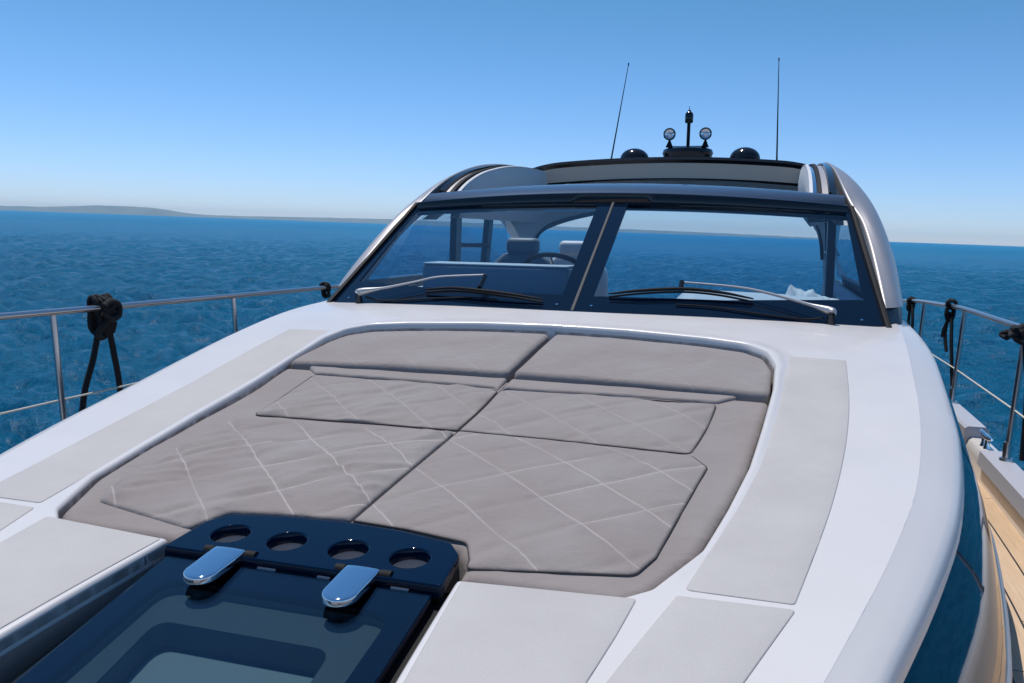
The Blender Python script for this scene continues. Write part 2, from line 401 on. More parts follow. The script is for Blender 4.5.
# recess + hatch well outline (right half, mirrored)
half = [(.385, .45), (.38, 1.15), (.352, 1.578), (.690, 1.600), (.742, 1.650), (.826, 1.86), (.868, 2.11), (.911, 2.42), (.940, 2.77), (.970, 3.16), (.975, 3.42), (.945, 3.575), (.86, 3.67), (.70, 3.715), (.35, 3.765), (0, 3.78)]
recess = roundpoly(half + [(-x, y) for x, y in half[::-1][1:]], [0, 0, .012, .03, .05, .2, .2, .2, .2, .2, .15, .12, .12, .15, .2, .2] + [.2, .15, .12, .12, .15, .2, .2, .2, .2, .2, .05, .03, .012, 0, 0])
recess_np = resample(recess, .015)
ys = np.r_[np.arange(-.45, 4.62, .08), 4.62]
right = [(float(crease_x(y)), float(y)) for y in ys]
nose = [(.30 * math.cos(a), -.45 - .12 * math.sin(a)) for a in np.linspace(0, math.pi, 9)][1:-1]
back = [(1.25, 4.55), (.8, 4.40), (0, 4.32), (-.8, 4.40), (-1.25, 4.55)]
outer = right + back + [(-x, y) for x, y in right[::-1]] + [(x, y) for x, y in nose[::-1]]
def zdeck(x, y, d):
    z = G0(x, y)
    p = np.c_[x, y]; dr = dist(p, recess_np)
    h = np.interp(y, [1.5, 2.2, 3.0, 3.5, 4.0], [0, .004, .010, .014, .018])
    w = np.interp(y, [1.5, 3.3, 3.7, 4.0], [.028, .035, .075, .09])
    return z + h * np.exp(-np.clip(dr - .5 * w, 0, 9)**2 / (w * .45)**2) * np.clip(dr / .006, .0, 1)
slab('coachroof_deck', outer, [recess], zdeck, GEL, yacht, res=.035, step=.022, offs=(.002, .005, .009, .014, .02, .028, .038, .052), wall=.02, edge=.012, flat_outer=True)

# recess walls and floor
g = G()
n = len(recess_np)
rows = []
for k, dz in enumerate((-.012, -.262)):
    rows.append([(x, y, float(G0(x, y)) + dz + .004) for x, y in recess_np])
g.grid(rows, True)
g.build('recess_wall', GEL, yacht)
g = G(); g.prism([tuple(p) for p in resample(recess, .06)], -.27, -.26, lambda x, y, z: float(G0(x, y)) + z)
g.build('recess_floor', GEL, yacht, smooth=False)

# grey non-skid panels
def panel(poly, r, label):
    o = slab('nonskid_panel', roundpoly(poly, r), [], lambda x, y, d: G0(x, y) + .0022, SKID, yacht, res=.05, step=.03, offs=(.003,), wall=.004, edge=.0008)
    o['label'] = label
gi = [(1.66, .808), (1.95, .860), (2.24, .906), (2.59, .950), (3.0, .974), (3.3, .985), (3.57, .990)]
go = [(3.57, 1.246), (3.12, 1.226), (2.76, 1.194), (2.45, 1.155), (2.18, 1.114), (1.95, 1.073), (1.66, 1.018)]
fi = [(.5, .505), (1.0, .64), (1.31, .715), (1.48, .757), (1.632, .796)]
fo = [(1.640, 1.020), (1.38, .935), (1.0, .80), (.5, .60)]
ii = [(.47, .405), (1.15, .398), (1.568, .366)]
io = [(1.597, .722), (1.45, .706), (1.30, .684), (1.0, .612), (.47, .470)]
gi, go, fi = [[tuple(p) for p in smooth_pts(q, 5)] for q in (gi, go, fi)]
for s, w in ((1, 'right'), (-1, 'left')):
    for src, rr, lb in ((gi + go, .012, f'long curved grey non-skid strip beside the sun pad on the {w}'), (fi + fo, .01, f'grey non-skid strip ahead of the joint on the {w}'), (ii + io, .01, f'grey non-skid panel between the hatch and the {w} strip')):
        pp = [(s * x, y) for y, x in src]
        if s < 0: pp = pp[::-1]
        panel(pp, rr, lb)

# shoulder, side window band and lower side of the coachroof
def outline_normal(y, s=1):
    e = .02; dx = (float(crease_x(y + e)) - float(crease_x(y - e))) / (2 * e); nx, ny = 1, -dx; l = math.hypot(nx, ny); return nx / l, ny / l
def side_pt(y, off, dz, s):
    f = min(max((3.0 - y) / 1.4, 0), 1); q = min(max((-dz - .105) / .24, 0), 1); r_ = min(off / .13, 1)
    off = off - .045 * f * r_ * (1 - q) - .0 * f * q; dz = dz + .02 * f * r_ * (1 - q) - .10 * f * q * (1 if dz > -.40 else max(0, (dz + .553) / .15))
    nx, ny = outline_normal(y); x0 = float(crease_x(y)); H = (float(deck_z(y)) - float(side_z(y))) / .55
    z = float(deck_z(y)) + (dz if dz > -.14 else -.14 + (dz + .14) * (H * .55 - .14) / .41)
    return (s * (x0 + nx * off), y + ny * off, max(z, float(side_z(y)) - .005))
ysd = list(np.arange(-.45, 11.6, .12))
prof_w = [(0, 0), (.001, -.0005), (.045, -.020), (.092, -.042), (.108, -.053), (.119, -.068), (.126, -.086), (.130, -.105)]
prof_d = [(.130, -.105), (.158, -.150), (.186, -.205), (.210, -.262), (.228, -.315), (.236, -.345)]
prof_t = [(.236, -.345), (.246, -.352), (.248, -.372), (.240, -.382)]
prof_l = [(.240, -.382), (.242, -.43), (.241, -.49), (.240, -.553)]
for nm, pr, mm in (('shoulder', prof_w, GEL), ('side_window', prof_d, SIDEW), ('window_trim', prof_t, SATIN), ('lower_side', prof_l, SIDEW)):
    for s in (1, -1):
        g = G(); g.grid([[side_pt(y, a, b, s) for a, b in pr] for y in ysd])
        g.build(nm, mm, yacht, sharp=None)
# nose of the coachroof
g = G()
for s in (1,):
    arc = [(.30 * math.cos(a), -.45 - .12 * math.sin(a), math.cos(a), -math.sin(a)) for a in np.linspace(0, math.pi, 25)]
    g.grid([[(x + nx * o * .9, y + ny * o * .9, float(deck_z(-.45)) + dz * .55) for o, dz in prof_w + prof_l] for x, y, nx, ny in arc])
g.build('nose', GEL, yacht)

# side decks in teak with planks that follow the gunwale
def strip(name, fa, fb, ylist, m, s, uvw=None):
    rows = []; us = []
    for y in ylist:
        a = np.array(fa(y)); b = np.array(fb(y)); k = 6
        rows.append([(s * (a[0] + (b[0] - a[0]) * t / k), y, a[1] + (b[1] - a[1]) * t / k) for t in range(k + 1)])
        us.append([((b[0] - a[0]) * (k - t) / k, y) for t in range(k + 1)])
    me = bpy.data.meshes.new(name); v = [p for r in rows for p in r]; f = []; c = 7
    for i in range(len(rows) - 1):
        for j in range(c - 1): f.append((i * c + j, i * c + j + 1, (i + 1) * c + j + 1, (i + 1) * c + j) if s > 0 else (i * c + j, (i + 1) * c + j, (i + 1) * c + j + 1, i * c + j + 1))
    me.from_pydata(v, [], f); me.materials.append(m); lay = me.uv_layers.new(name='UVMap'); uf = [p for r in us for p in r]
    for lp in me.loops: lay.data[lp.index].uv = uf[lp.vertex_index]
    o = bpy.data.objects.new(name, me); COL.objects.link(o); o.parent = yacht; return o
yt = list(np.arange(-3.4, 12.6, .15))
for s in (1, -1):
    strip('teak_side_deck', lambda y: ((max(0.0, float(crease_x(max(y, -.4))) + .17) if y > -.3 else 0.0), float(side_z(y))), lambda y: (float(gun_x(y)) - .10, float(side_z(y))), yt, TEAK, s)
# gunwale (toe rail) and hull
for s in (1, -1):
    g = G(); rows = []
    for y in np.arange(-4.1, 12.7, .12):
        x = float(gun_x(y)); z = float(gun_z(y)); zs = float(side_z(y)) - .01; i = min(.11, x)
        rows.append([(s * (x - i), y, zs), (s * (x - i * .97), y, z - .05), (s * (x - i * .85), y, z - .012), (s * (x - i * .7), y, z), (s * (x - .012), y, z), (s * x, y, z - .012), (s * (x + .006), y, z - .05)])
    g.grid(rows); g.build('gunwale', GEL, yacht, sharp=50)
    g = G(); rows = []
    for y in np.arange(-4.1, 12.7, .2):
        x = float(gun_x(y)); z = float(gun_z(y)) - .05; wl = -EYE + .0; t = (y + 4.1) / 16.8; fl_ = np.interp(t, [0, .25, .6, 1], [.25, .62, .9, .93])
        rows.append([(s * (x + .006), y, z), (s * (x * (1 + .02)), y, z - .12), (s * x * (1 - (1 - fl_) * .45), y, z - .8), (s * x * fl_, y + (.25 if t < .02 else 0), wl + .05), (s * x * fl_ * .93, y, wl - .35)])
    g.grid(rows); g.build('hull_side', HULL, yacht, sharp=None)
g = G(); g.add([(-2.0, 12.68, -1.2), (2.0, 12.68, -1.2), (1.85, 12.68, -3.6), (-1.85, 12.68, -3.6)], [(0, 1, 2, 3)]); g.build('transom', HULL, yacht)
# raised gate coaming on the gunwale, pads and cleats
for s in (1, -1):
    g = G(); rows = []
    for y in np.arange(5.12, 6.9, .12):
        x = float(gun_x(y)); z = float(gun_z(y)); rows.append([(s * (x - .125), y, z - .10), (s * (x - .115), y, z + .048), (s * (x - .10), y, z + .060), (s * (x - .01), y, z + .060), (s * (x + .0), y, z + .048), (s * (x + .01), y, z - .1)])
    g.grid(rows); g.add(rows[0], [(0, 1, 2, 3, 4, 5)]); g.add(rows[-1], [(0, 1, 2, 3, 4, 5)]); g.build('gate_coaming', PALE, yacht)
    g = G(); rows = []
    for y in np.arange(3.7, 4.75, .1):
        x = float(gun_x(y)); z = float(gun_z(y)); rows.append([(s * (x - .13), y, z - .05), (s * (x - .12), y, z + .016), (s * (x - .11), y, z + .022), (s * (x - .015), y, z + .022), (s * (x - .006), y, z + .012), (s * (x - .004), y, z - .05)])
    g.grid(rows); g.add(rows[0], [(0, 1, 2, 3, 4, 5)]); g.add(rows[-1], [(0, 1, 2, 3, 4, 5)]); g.build('gunwale_pad', PALE, yacht)
    # cleat: two horns on a pair of feet
    y0 = 4.88; x = s * (float(gun_x(y0)) - .06); z = float(gun_z(y0))
    g = G(); g.tube(smooth_pts([(x, y0 - .12, z + .066), (x, y0 - .07, z + .060), (x, y0, z + .056), (x, y0 + .07, z + .060), (x, y0 + .12, z + .066)], 5), [.006 + .010 * math.sin(math.pi * k / 20) for k in range(21)])
    for d in (-.035, .035): g.tube([(x, y0 + d, z - .005), (x, y0 + d, z + .02), (x, y0 + d, z + .056)], [.02, .012, .012])
    g.build('cleat', CHROME, yacht)

# ------------------------------------------------------------------ guard rail
def rail_z(y): return float(np.interp(y, [-3.8, 0, 2.7, 4.5, 6, 7.4, 8.3], [-.22, -.30, -.375, -.405, -.425, -.485, -.54]))
def rail_x(y): return float(gun_x(y)) - .02
for s in (1, -1):
    ry = [-3.0, -2, -1, 0, 1, 2, 3, 4, 5, 6, 6.8, 7.5, 8.2, 8.8, 9.1, 9.25]
    pts = [(s * rail_x(y), y, rail_z(y)) for y in ry[:-3]] + [(s * rail_x(8.8), 8.8, -.60), (s * rail_x(9.1), 9.1, -.75), (s * rail_x(9.2), 9.2, float(gun_z(9.2)))]
    g = G(); g.tube(smooth_pts(pts, 8), .0145, 14); g.build('guard_rail', STEEL, yacht)
    posts = (-2.6, -1.2, .2, 1.6, 3.05, 4.5, 5.9, 7.4) if s > 0 else (-2.6, -1.2, .2, 1.6, 2.97, 4.36, 5.8, 7.3)
    for y in posts:
        x = s * rail_x(y)
        tp = Vector((x, y - .02, rail_z(y) - .012)); bt = Vector((x - s * .025, y, float(gun_z(y)) + (.022 if 3.7 < y < 4.75 else 0.060 if 5.12 < y < 6.9 else 0)))
        g = G(); g.tube([bt, bt.lerp(tp, .5), tp], .0135, 12)
        st = g.build('stanchion', STEEL, yacht)
        g = G(); g.tube([bt, bt + Vector((0, 0, .012)), bt + Vector((0, 0, .014)), bt + Vector((0, 0, .09))], [.032, .03, .019, .018], 14); g.build('stanchion_foot', STEEL, st)
    yy_ = posts
    g = G(); g.tube([(s * (rail_x(y) - .012), y, .41 * rail_z(y) + .59 * float(gun_z(y))) for y in yy_], .0045, 8); g.build('lifeline', WIRE, yacht)

# ------------------------------------------------------------------ windscreen
def ws(u, v, off=0.0):
    b = np.array([1.487 * u, 4.181 + .25 * u * u, -.377 - .044 * u * u]); t = np.array([1.372 * u, 5.252 + .146 * u * u, .198 - .037 * u * u])
    p = b * (1 - v) + t * v
    return tuple(p + np.array([0, -.47, .88]) * off)
scr = G()
def ws_patch(poly, off, res=.03, hole=None, name='x', m=NAVY, parent=None, thick=.006):
    V, T, D, loops = sheet(poly, [hole] if hole else [], res, res * .8, [])
    v = [ws(a, b, off) for a, b in V]; v2 = [ws(a, b, off - thick) for a, b in V]; n = len(v)
    f = [tuple(t) for t in T] + [tuple(i + n for i in t[::-1]) for t in T]
    for lp in loops:
        k = len(lp); f += [(lp[i], n + lp[i], n + lp[(i + 1) % k], lp[(i + 1) % k]) for i in range(k)]
    g = G(); g.add(v + v2, f); return g.build(name, m, parent, sharp=60)
# borders follow the clear openings seen in the photograph
for s in (-1, 1):
    clear = [(s * .055, .10), (s * .5, .118), (s * .952, .187), (s * .978, .962), (s * .5, .975), (s * .068, .966)]
    full = [(s * .004, -.03), (s * .5, -.03), (s * 1.0, -.03), (s * 1.0, 1.02), (s * .5, 1.02), (s * .004, 1.02)]
    if s < 0: clear = clear[::-1]; full = full[::-1]
    ins = []; outs = []
    for k in range(6):
        a, b, c, d = clear[k], clear[(k + 1) % 6], full[k], full[(k + 1) % 6]
        for q in range(12):
            t = q / 12; ins.append((a[0] + (b[0] - a[0]) * t, a[1] + (b[1] - a[1]) * t)); outs.append((c[0] + (d[0] - c[0]) * t, c[1] + (d[1] - c[1]) * t))
    g = G(); g.grid([[ws(o_[0] + (i_[0] - o_[0]) * t, o_[1] + (i_[1] - o_[1]) * t, h) for o_, i_ in zip(outs, ins)] for t, h in ((0, -.004), (0, .004), (.2, .004), (.4, .004), (.6, .004), (.8, .004), (1, .004), (1, -.004))], True)
    g.build('windscreen_border', NAVY, yacht, sharp=50)
    V, T, D, lp = sheet(full, [], .05, .04, [])
    g = G(); g.add([ws(a, b, -.001) for a, b in V], [tuple(t) for t in T]); g.build('windscreen_pane', WGLASS, yacht, sharp=None)
g = G(); g.grid([[ws(u, v, o) for u, o in ((-.005, .0), (-.005, .008), (-.0025, .010), (.0025, .010), (.005, .008), (.005, 0))] for v in np.linspace(-.02, 1.0, 12)]); g.build('centre_mullion', mat('grey_mullion', (.10, .098, .095), .7, 0, .2), yacht)
# screws that hold the borders
for s in (-1, 1):
    for u, v in ((.93, .03), (.96, .985), (.55, .99), (.28, .99), (.06, .985), (.06, .02)):
        g = G(); p = Vector(ws(s * u, v, .006)); g.tube([p, p + Vector((0, -.47, .88)) * .004], .007, 10); g.build('border_screw', CHROME, yacht)
# side metal strips between the glass and the roof frame
for s in (-1, 1):
    g = G(); g.grid([[ws(s * (u), v, o) for u, o in ((1.0, 0), (1.0, .02), (1.006, .024), (1.014, .024), (1.018, .018), (1.018, -.02))] for v in np.linspace(-.03, 1.02, 16)]); g.build('pillar_trim', BLACK, yacht)

# silver side frames: pillar, shoulder and roof edge in one sweep
#  columns: inner front edge, then bulging outwards and aft
st = [  # (inner), (mid), (outer), (aft)
    ((1.496, 4.58, -.340), (1.577, 4.67, -.338), (1.626, 4.90, -.335), (1.626, 5.04, -.335)),
    ((1.492, 4.66, -.29), (1.570, 4.74, -.285), (1.622, 4.98, -.28), (1.620, 5.13, -.28)),
    ((1.478, 4.88, -.16), (1.555, 4.95, -.15), (1.617, 5.20, -.145), (1.612, 5.36, -.14)),
    ((1.460, 5.11, -.025), (1.530, 5.17, -.01), (1.590, 5.40, .0), (1.586, 5.58, .01)),
    ((1.432, 5.34, .105), (1.490, 5.39, .125), (1.552, 5.60, .14), (1.549, 5.82, .15)),
    ((1.385, 5.50, .20), (1.445, 5.60, .235), (1.505, 5.82, .262), (1.502, 6.12, .27)),
    ((1.350, 5.66, .30), (1.395, 5.82, .345), (1.440, 6.10, .382), (1.438, 6.55, .39)),
    ((1.325, 5.95, .412), (1.355, 6.15, .445), (1.385, 6.45, .468), (1.40, 7.3, .46)),
    ((1.310, 6.40, .510), (1.330, 6.60, .525), (1.355, 6.95, .530), (1.375, 7.7, .51)),
    ((1.300, 6.90, .568), (1.320, 7.10, .572), (1.345, 7.45, .568), (1.365, 8.1, .54)),
    ((1.295, 7.50, .598), (1.315, 7.70, .600), (1.340, 8.0, .590), (1.36, 8.6, .55)),
    ((1.290, 8.20, .615), (1.310, 8.35, .612), (1.340, 8.6, .60), (1.36, 9.1, .555)),
]
def dens_rows(rows, k):
    cols = [smooth_pts([r[j] for r in rows], k) for j in range(len(rows[0]))]
    rr = list(zip(*cols)); return [smooth_pts(r, 5) for r in rr]
for s in (-1, 1):
    rows = [[(s * p[0], p[1], p[2]) for p in r] for r in dens_rows(st, 5)]
    # outer skin dropping down to the side window from the aft column
    for r in rows:
        a = r[-1]; r.append((a[0] + s * .004, a[1] + (.07 if a[2] < .3 else .25), a[2] - .03)); 
        b = r[0]; r.insert(0, (b[0] - s * .004, b[1] + .025, b[2] - .012)); r.insert(0, (b[0] - s * .004, b[1] + .10, b[2] - .06))
    g = G(); g.grid(rows); g.build('roof_side_frame', SILVER, yacht, sharp=None)
    # dark foot under the pillar, at the deck
    g = G(); g.grid([[(s * 1.50, 4.45, -.45), (s * 1.492, 4.60, -.325)], [(s * 1.575, 4.56, -.45), (s * 1.568, 4.69, -.325)], [(s * 1.618, 4.80, -.45), (s * 1.614, 4.91, -.325)], [(s * 1.618, 5.3, -.45), (s * 1.60, 5.3, -.33)], [(s * 1.62, 8.6, -.45), (s * 1.58, 8.6, -.33)]])
    g.build('pillar_foot', FOOT, yacht)
    # black gasket strip, chrome rail and second pale rail beside the opening
    def arc(x, dz, y1=8.25):
        ya = np.linspace(5.62, y1, 26); f_ = spl([5.5, 5.62, 5.73, 6.03, 6.49, 6.93, 7.45, 8.0, 8.4], [.24, .285, .335, .43, .515, .566, .592, .60, .60])
        return [(s * x, y, float(f_(y)) + dz) for y in ya]
    def ribbon(xa, xb, dza, dzb, nm, m, thick=.03):
        A, B = arc(xa, dza), arc(xb, dzb)
        g = G(); g.grid([[(a[0], a[1], a[2] - thick), a, b, (b[0], b[1], b[2] - thick)] for a, b in zip(A, B)]); return g.build(nm, m, yacht)
    ribbon(1.302, 1.262, .0, -.004, 'roof_gasket', BLACKG)
    ribbon(1.260, 1.222, -.022, -.026, 'roof_track', SILVER)
    ribbon(1.220, 1.196, -.008, -.010, 'roof_seal', BLACK)
    ribbon(1.194, 1.172, -.026, -.030, 'slide_rail', CHROME)
    ribbon(1.170, 1.150, -.012, -.016, 'opening_trim', mat('white_trim', (.72, .71, .70), .35))
    # inner cheek below the trim
    A = arc(1.150, -.03); g = G(); g.grid([[a, (a[0] - s * .01, a[1], a[2] - .08), (a[0] - s * .0, a[1], min(a[2] - .16, .25)), (a[0] + s * .12, a[1], .10)] for a in A]); g.build('inner_cheek', LINER, yacht, sharp=None)

# header beam above the glass
bp = [(5.245, .165), (5.24, .20), (5.262, .235), (5.32, .275), (5.42, .308), (5.55, .328), (5.70, .337), (5.80, .332), (5.86, .31), (5.86, .24)]
lowp = [(5.36, .155), (5.250, .163), (5.232, .198), (5.243, .222)]
def beam_rows(pr, xs, dd=0, ky=.21):
    rows = []
    for x in xs:
        q = (x / 1.372)**2; sc = 1 - .18 * q
        rows.append([(x, 5.245 + (y - 5.245) * (1 - .75 * q) + ky * q, .165 + (z - .165) * sc - .05 * q + dd) for y, z in pr])
    return rows
bq = [(5.262, .256), (5.285, .268), (5.33, .284)] + bp[4:]
g = G(); R_ = beam_rows(bq, np.linspace(-1.345, 1.345, 41)); g.grid(R_); g.add(R_[0], [tuple(range(len(bq)))]); g.add(R_[-1], [tuple(range(len(bq)))]); g.build('header_beam', BLUEBEAM, yacht)
g = G(); R_ = beam_rows([(5.40, .15), (5.250, .150), (5.236, .175), (5.236, .238), (5.246, .252), (5.264, .257), (5.40, .262)], np.linspace(-1.36, 1.36, 41), 0, .132); g.grid(R_); g.build('header_gasket', BLACKG, yacht)

# hardtop aft of the opening
def rz(x, y): return np.interp(y, [8.0, 8.15, 9, 10, 11, 11.8], [.70, .722, .80, .86, .82, .66]) * 1.0 - .055 * (x / 1.1)**2 - .05 * np.clip((abs(x) - 1.0) / .36, 0, 1)**2
xs = np.linspace(-1.36, 1.36, 41)
def fy(x): return 8.08 - .1 * (x / 1.2)**2
g = G(); g.grid([[(x, fy(x) + .0, float(rz(x, 8.1)) - .05), (x, fy(x) - .012, float(rz(x, 8.1)) - .02), (x, fy(x) + .01, float(rz(x, 8.1)) + .006), (x, fy(x) + .12, float(rz(x, 8.1)) + .012)] for x in xs]); g.build('hardtop_leading_edge', BLACKG, yacht)
g = G(); g.grid([[(x, y, float(rz(x, y))) for y in (8.15, 8.5, 9, 9.5, 10, 10.5, 11, 11.4, 11.8)] + [(x, 11.9, float(rz(x, 11.8)) - .10), (x, 11.85, float(rz(x, 11.8)) - .2)] for x in xs]); g.build('hardtop', SILVER, yacht)
def zfb(x): return .515 - .05 * (x / 1.1)**2
xf = np.linspace(-1.15, 1.15, 31)
g = G(); g.grid([[(x, fy(x) + .0, float(rz(x, 8.1)) - .04), (x, fy(x) + .01, float(rz(x, 8.1)) - .08), (x, fy(x) + .03, zfb(x) + .06), (x, fy(x) + .04, zfb(x) + .012), (x, fy(x) + .07, zfb(x))] for x in xf]); g.build('opening_fascia', BEIGE, yacht)
g = G(); g.grid([[(x, fy(x) + .037, zfb(x) + .014), (x, fy(x) + .02, zfb(x) + .004), (x, fy(x) + .06, zfb(x) - .006)] for x in xf]); g.build('fascia_seal', BLACK, yacht)
# underside of the hardtop and the flaring quarter wings
def zu(x, y): return float(np.interp(y, [8, 9, 10, 11, 11.85], [.512, .52, .50, .46, .40])) - .07 * (x / 1.2)**2
g = G(); g.grid([[(x, y, zu(x, y)) for y in (8.05, 8.6, 9.2, 10, 10.8, 11.4, 11.85)] for x in np.linspace(-1.28, 1.28, 31)]); g.build('ceiling', LINER, yacht)
edge = [(8.40, -.50), (8.46, -.28), (8.54, -.10), (8.87, .037), (9.57, .127), (10.4, .20), (11.4, .27), (11.85, .31)]
lead = [(8.33, -.50), (8.36, -.28), (8.18, -.12), (7.80, .05), (7.45, .17), (7.2, .26), (7.05, .33), (7.0, .40)]
for s in (-1, 1):
    A = smooth_pts([(1.43 - .012 * i, y, z) for i, (y, z) in enumerate(edge)], 4); B = smooth_pts([(1.44 - .012 * i, y, z) for i, (y, z) in enumerate(lead)], 4)
    g = G(); rows = []
    for a, b in zip(A, B): rows.append([(s * (a[0] + (b[0] - a[0]) * t + .0), a[1] + (b[1] - a[1]) * t, a[2] + (b[2] - a[2]) * t) for t in (0, .25, .5, .75, 1)] )
    a2 = rows[-1]; rows.append([(p[0] - s * .06, p[1], p[2] + .10) for p in a2])
    out = [[(p[0] + s * .09, p[1] + (.03 if k == 0 else 0), p[2]) for k, p in enumerate(r)] for r in rows]
    g.grid(rows); g.grid(out); g.grid([[r[0], o_[0]] for r, o_ in zip(rows, out)]); g.grid([[r[-1], o_[-1]] for r, o_ in zip(rows, out)]); g.build('quarter_wing', LINER, yacht, sharp=40)
    # pale double trim on the aft opening
    for dy, dz in ((.02, -.012), (.12, .02)):
        g = G(); g.tube([(s * (p[0] - .012), p[1] + dy - .1, p[2] + dz) for p in A[6:]], .014, 8); g.build('opening_bead', FRAME, yacht)
# aft header joining the two wings
g = G(); g.grid([[(x, 11.80, .31 + .10 * (1 - (x / 1.35)**2) + .03), (x, 11.78, .31 + .075 * (1 - (x / 1.35)**2)), (x, 11.86, .31 + .075 * (1 - (x / 1.35)**2)), (x, 11.9, .6)] for x in np.linspace(-1.36, 1.36, 25)]); g.build('aft_header', LINER, yacht)
# side windows with their posts
for s in (-1, 1):
    g = G(); g.add([(s * 1.58, 5.0, -.33), (s * 1.52, 8.1, -.33), (s * 1.36, 7.3, .30), (s * 1.40, 6.0, .26), (s * 1.47, 5.45, .0)], [(0, 1, 2, 3, 4)]); g.build('side_window_pane', SGLASS, yacht)
    for (a, b, w) in (((1.30, 6.0, -.46), (1.285, 6.0, .25), .055), ((1.36, 6.85, -.46), (1.30, 6.85, .30), .05)):
        g = G(); g.add([(s * a[0], a[1] - w, a[2]), (s * a[0], a[1] + w, a[2]), (s * b[0], b[1] + w, b[2]), (s * b[0], b[1] - w, b[2]), (s * (a[0] + .05), a[1] - w, a[2]), (s * (a[0] + .05), a[1] + w, a[2]), (s * (b[0] + .05), b[1] + w, b[2]), (s * (b[0] + .05), b[1] - w, b[2])],
                       [(0, 1, 2, 3), (4, 5, 6, 7), (0, 1, 5, 4), (1, 2, 6, 5), (2, 3, 7, 6), (3, 0, 4, 7)]); g.build('window_post', FRAME, yacht, smooth=False)
    g = G(); g.tube([(s * 1.31, 6.0, -.10), (s * 1.34, 6.85, -.11)], .018, 8); g.build('window_bar', FRAME, yacht)
    # header along the side above the windows, and the sill/cockpit side below
    g = G(); g.grid([[(s * 1.42, y, zt - .10), (s * 1.31, y, zt - .10), (s * 1.22, y, zt)] for y, zt in ((5.6, .18), (6.0, .30), (6.8, .37), (7.6, .40), (8.3, .42))]); g.build('side_header', LINER, yacht)
    g = G(); g.grid([[(s * 1.60, y, -.43 - h_), (s * 1.50, y, -.40 - h_), (s * 1.42, y, -.42 - h_), (s * 1.38, y, -.95), (s * 1.36, y, -1.9)] for y, h_ in [(q, .42 * min(max((q - 8.4) / .5, 0), 1)) for q in np.arange(4.6, 12.6, .1)]]); g.build('cockpit_side', LINER, yacht)
g = G(); g.add([(-1.4, 4.3, -1.9), (1.4, 4.3, -1.9), (1.4, 12.6, -1.9), (-1.4, 12.6, -1.9)], [(0, 1, 2, 3)]); g.build('cockpit_floor', TEAK, yacht)

# dashboard, helm console, wheel, seats
g = G(); g.grid([[(x, 4.30 + .22 * (x / 1.48)**2 + dy, z - .03 * (x / 1.48)**2) for dy, z in ((0, -.385), (.10, -.36), (.55, -.40), (.75, -.46), (.78, -1.2))] for x in np.linspace(-1.45, 1.45, 25)]); g.build('dashboard', DASH, yacht)
g = G(); g.box((-1.10, 4.84, -.55), (-.18, 5.10, -.20), .02); g.build('helm_console', CONSOLE, yacht)
g = G(); g.box((-1.09, 4.835, -.200), (-.19, 5.10, -.190), .004); g.build('console_top', LINER, yacht)
g = G(); rows = []
for t in np.linspace(0, 1, 13):
    x = .42 + .80 * t; hh = .075 * min(1, math.sin(math.pi * min(t * 5, .5)) if t < .1 else 1) * (1 - .25 * t)
    rows.append([(x, 4.72, -.41), (x, 4.80, -.40 + hh * .9), (x, 4.86, -.378 + hh), (x, 5.02, -.378 + hh), (x, 5.05, -.45)])
g.grid(rows); g.add(rows[0], [(0, 1, 2, 3, 4)]); g.add(rows[-1], [(0, 1, 2, 3, 4)]); g.build('dashboard_pod', LINER, yacht)
wc = Vector((-.36, 5.24, -.235)); ax = Vector((0, -.55, -.83)).normalized(); e1 = Vector((1, 0, 0)); e2 = ax.cross(e1).normalized()
if e2.z < 0: e2 = -e2
g = G(); g.tube([wc + (e1 * math.cos(a) + e2 * math.sin(a)) * .19 for a in np.linspace(0, 2 * math.pi, 40, endpoint=False)], .015, 10, closed=True)
wheel = g.build('steering_wheel', BLACK, yacht)
g = G()
for a in (math.radians(90), math.radians(210), math.radians(330)): g.tube([wc, wc + (e1 * math.cos(a) + e2 * math.sin(a)) * .18], .010, 8)
g.build('wheel_spoke', CHROME, wheel)
def seat(xc, y, w, ztop, col, col2, hw):
    g = G()
    prof_s = [(0, ztop - .75), (0.0, ztop - .30), (0, ztop - .18), (0, ztop - .12)]
    rows = []
    for z, ww, th in ((ztop - .80, w * .9, .09), (ztop - .5, w, .09), (ztop - .26, w, .085), (ztop - .17, w * .88, .075), (ztop - .115, w * .60, .06), (ztop - .10, w * .3, .045)):
        yc = y + (z - ztop) * -.12
        rows.append([(xc + ww * math.copysign(abs(math.cos(a))**.5, math.cos(a)), yc + th * math.copysign(abs(math.sin(a))**.6, math.sin(a)), z) for a in np.linspace(0, 2 * math.pi, 28, endpoint=False)])
    g.grid(rows, True); g.add(rows[-1], [tuple(range(28))]); b = g.build('seat_back', col, yacht)
    g = G(); g.box((xc - hw, y - .07, ztop - .115), (xc + hw, y + .05, ztop), .035); g.build('headrest', col2, b)
    g = G(); g.box((xc - w, y - .45, ztop - .92), (xc + w, y + .1, ztop - .78), .04); g.build('seat_cushion', col, b)
seat(-.745, 5.85, .24, -.035, CONSOLE, CONSOLE, .115)
seat(-.50, 6.45, .25, -.055, LEATHER, LEATHER, .12)

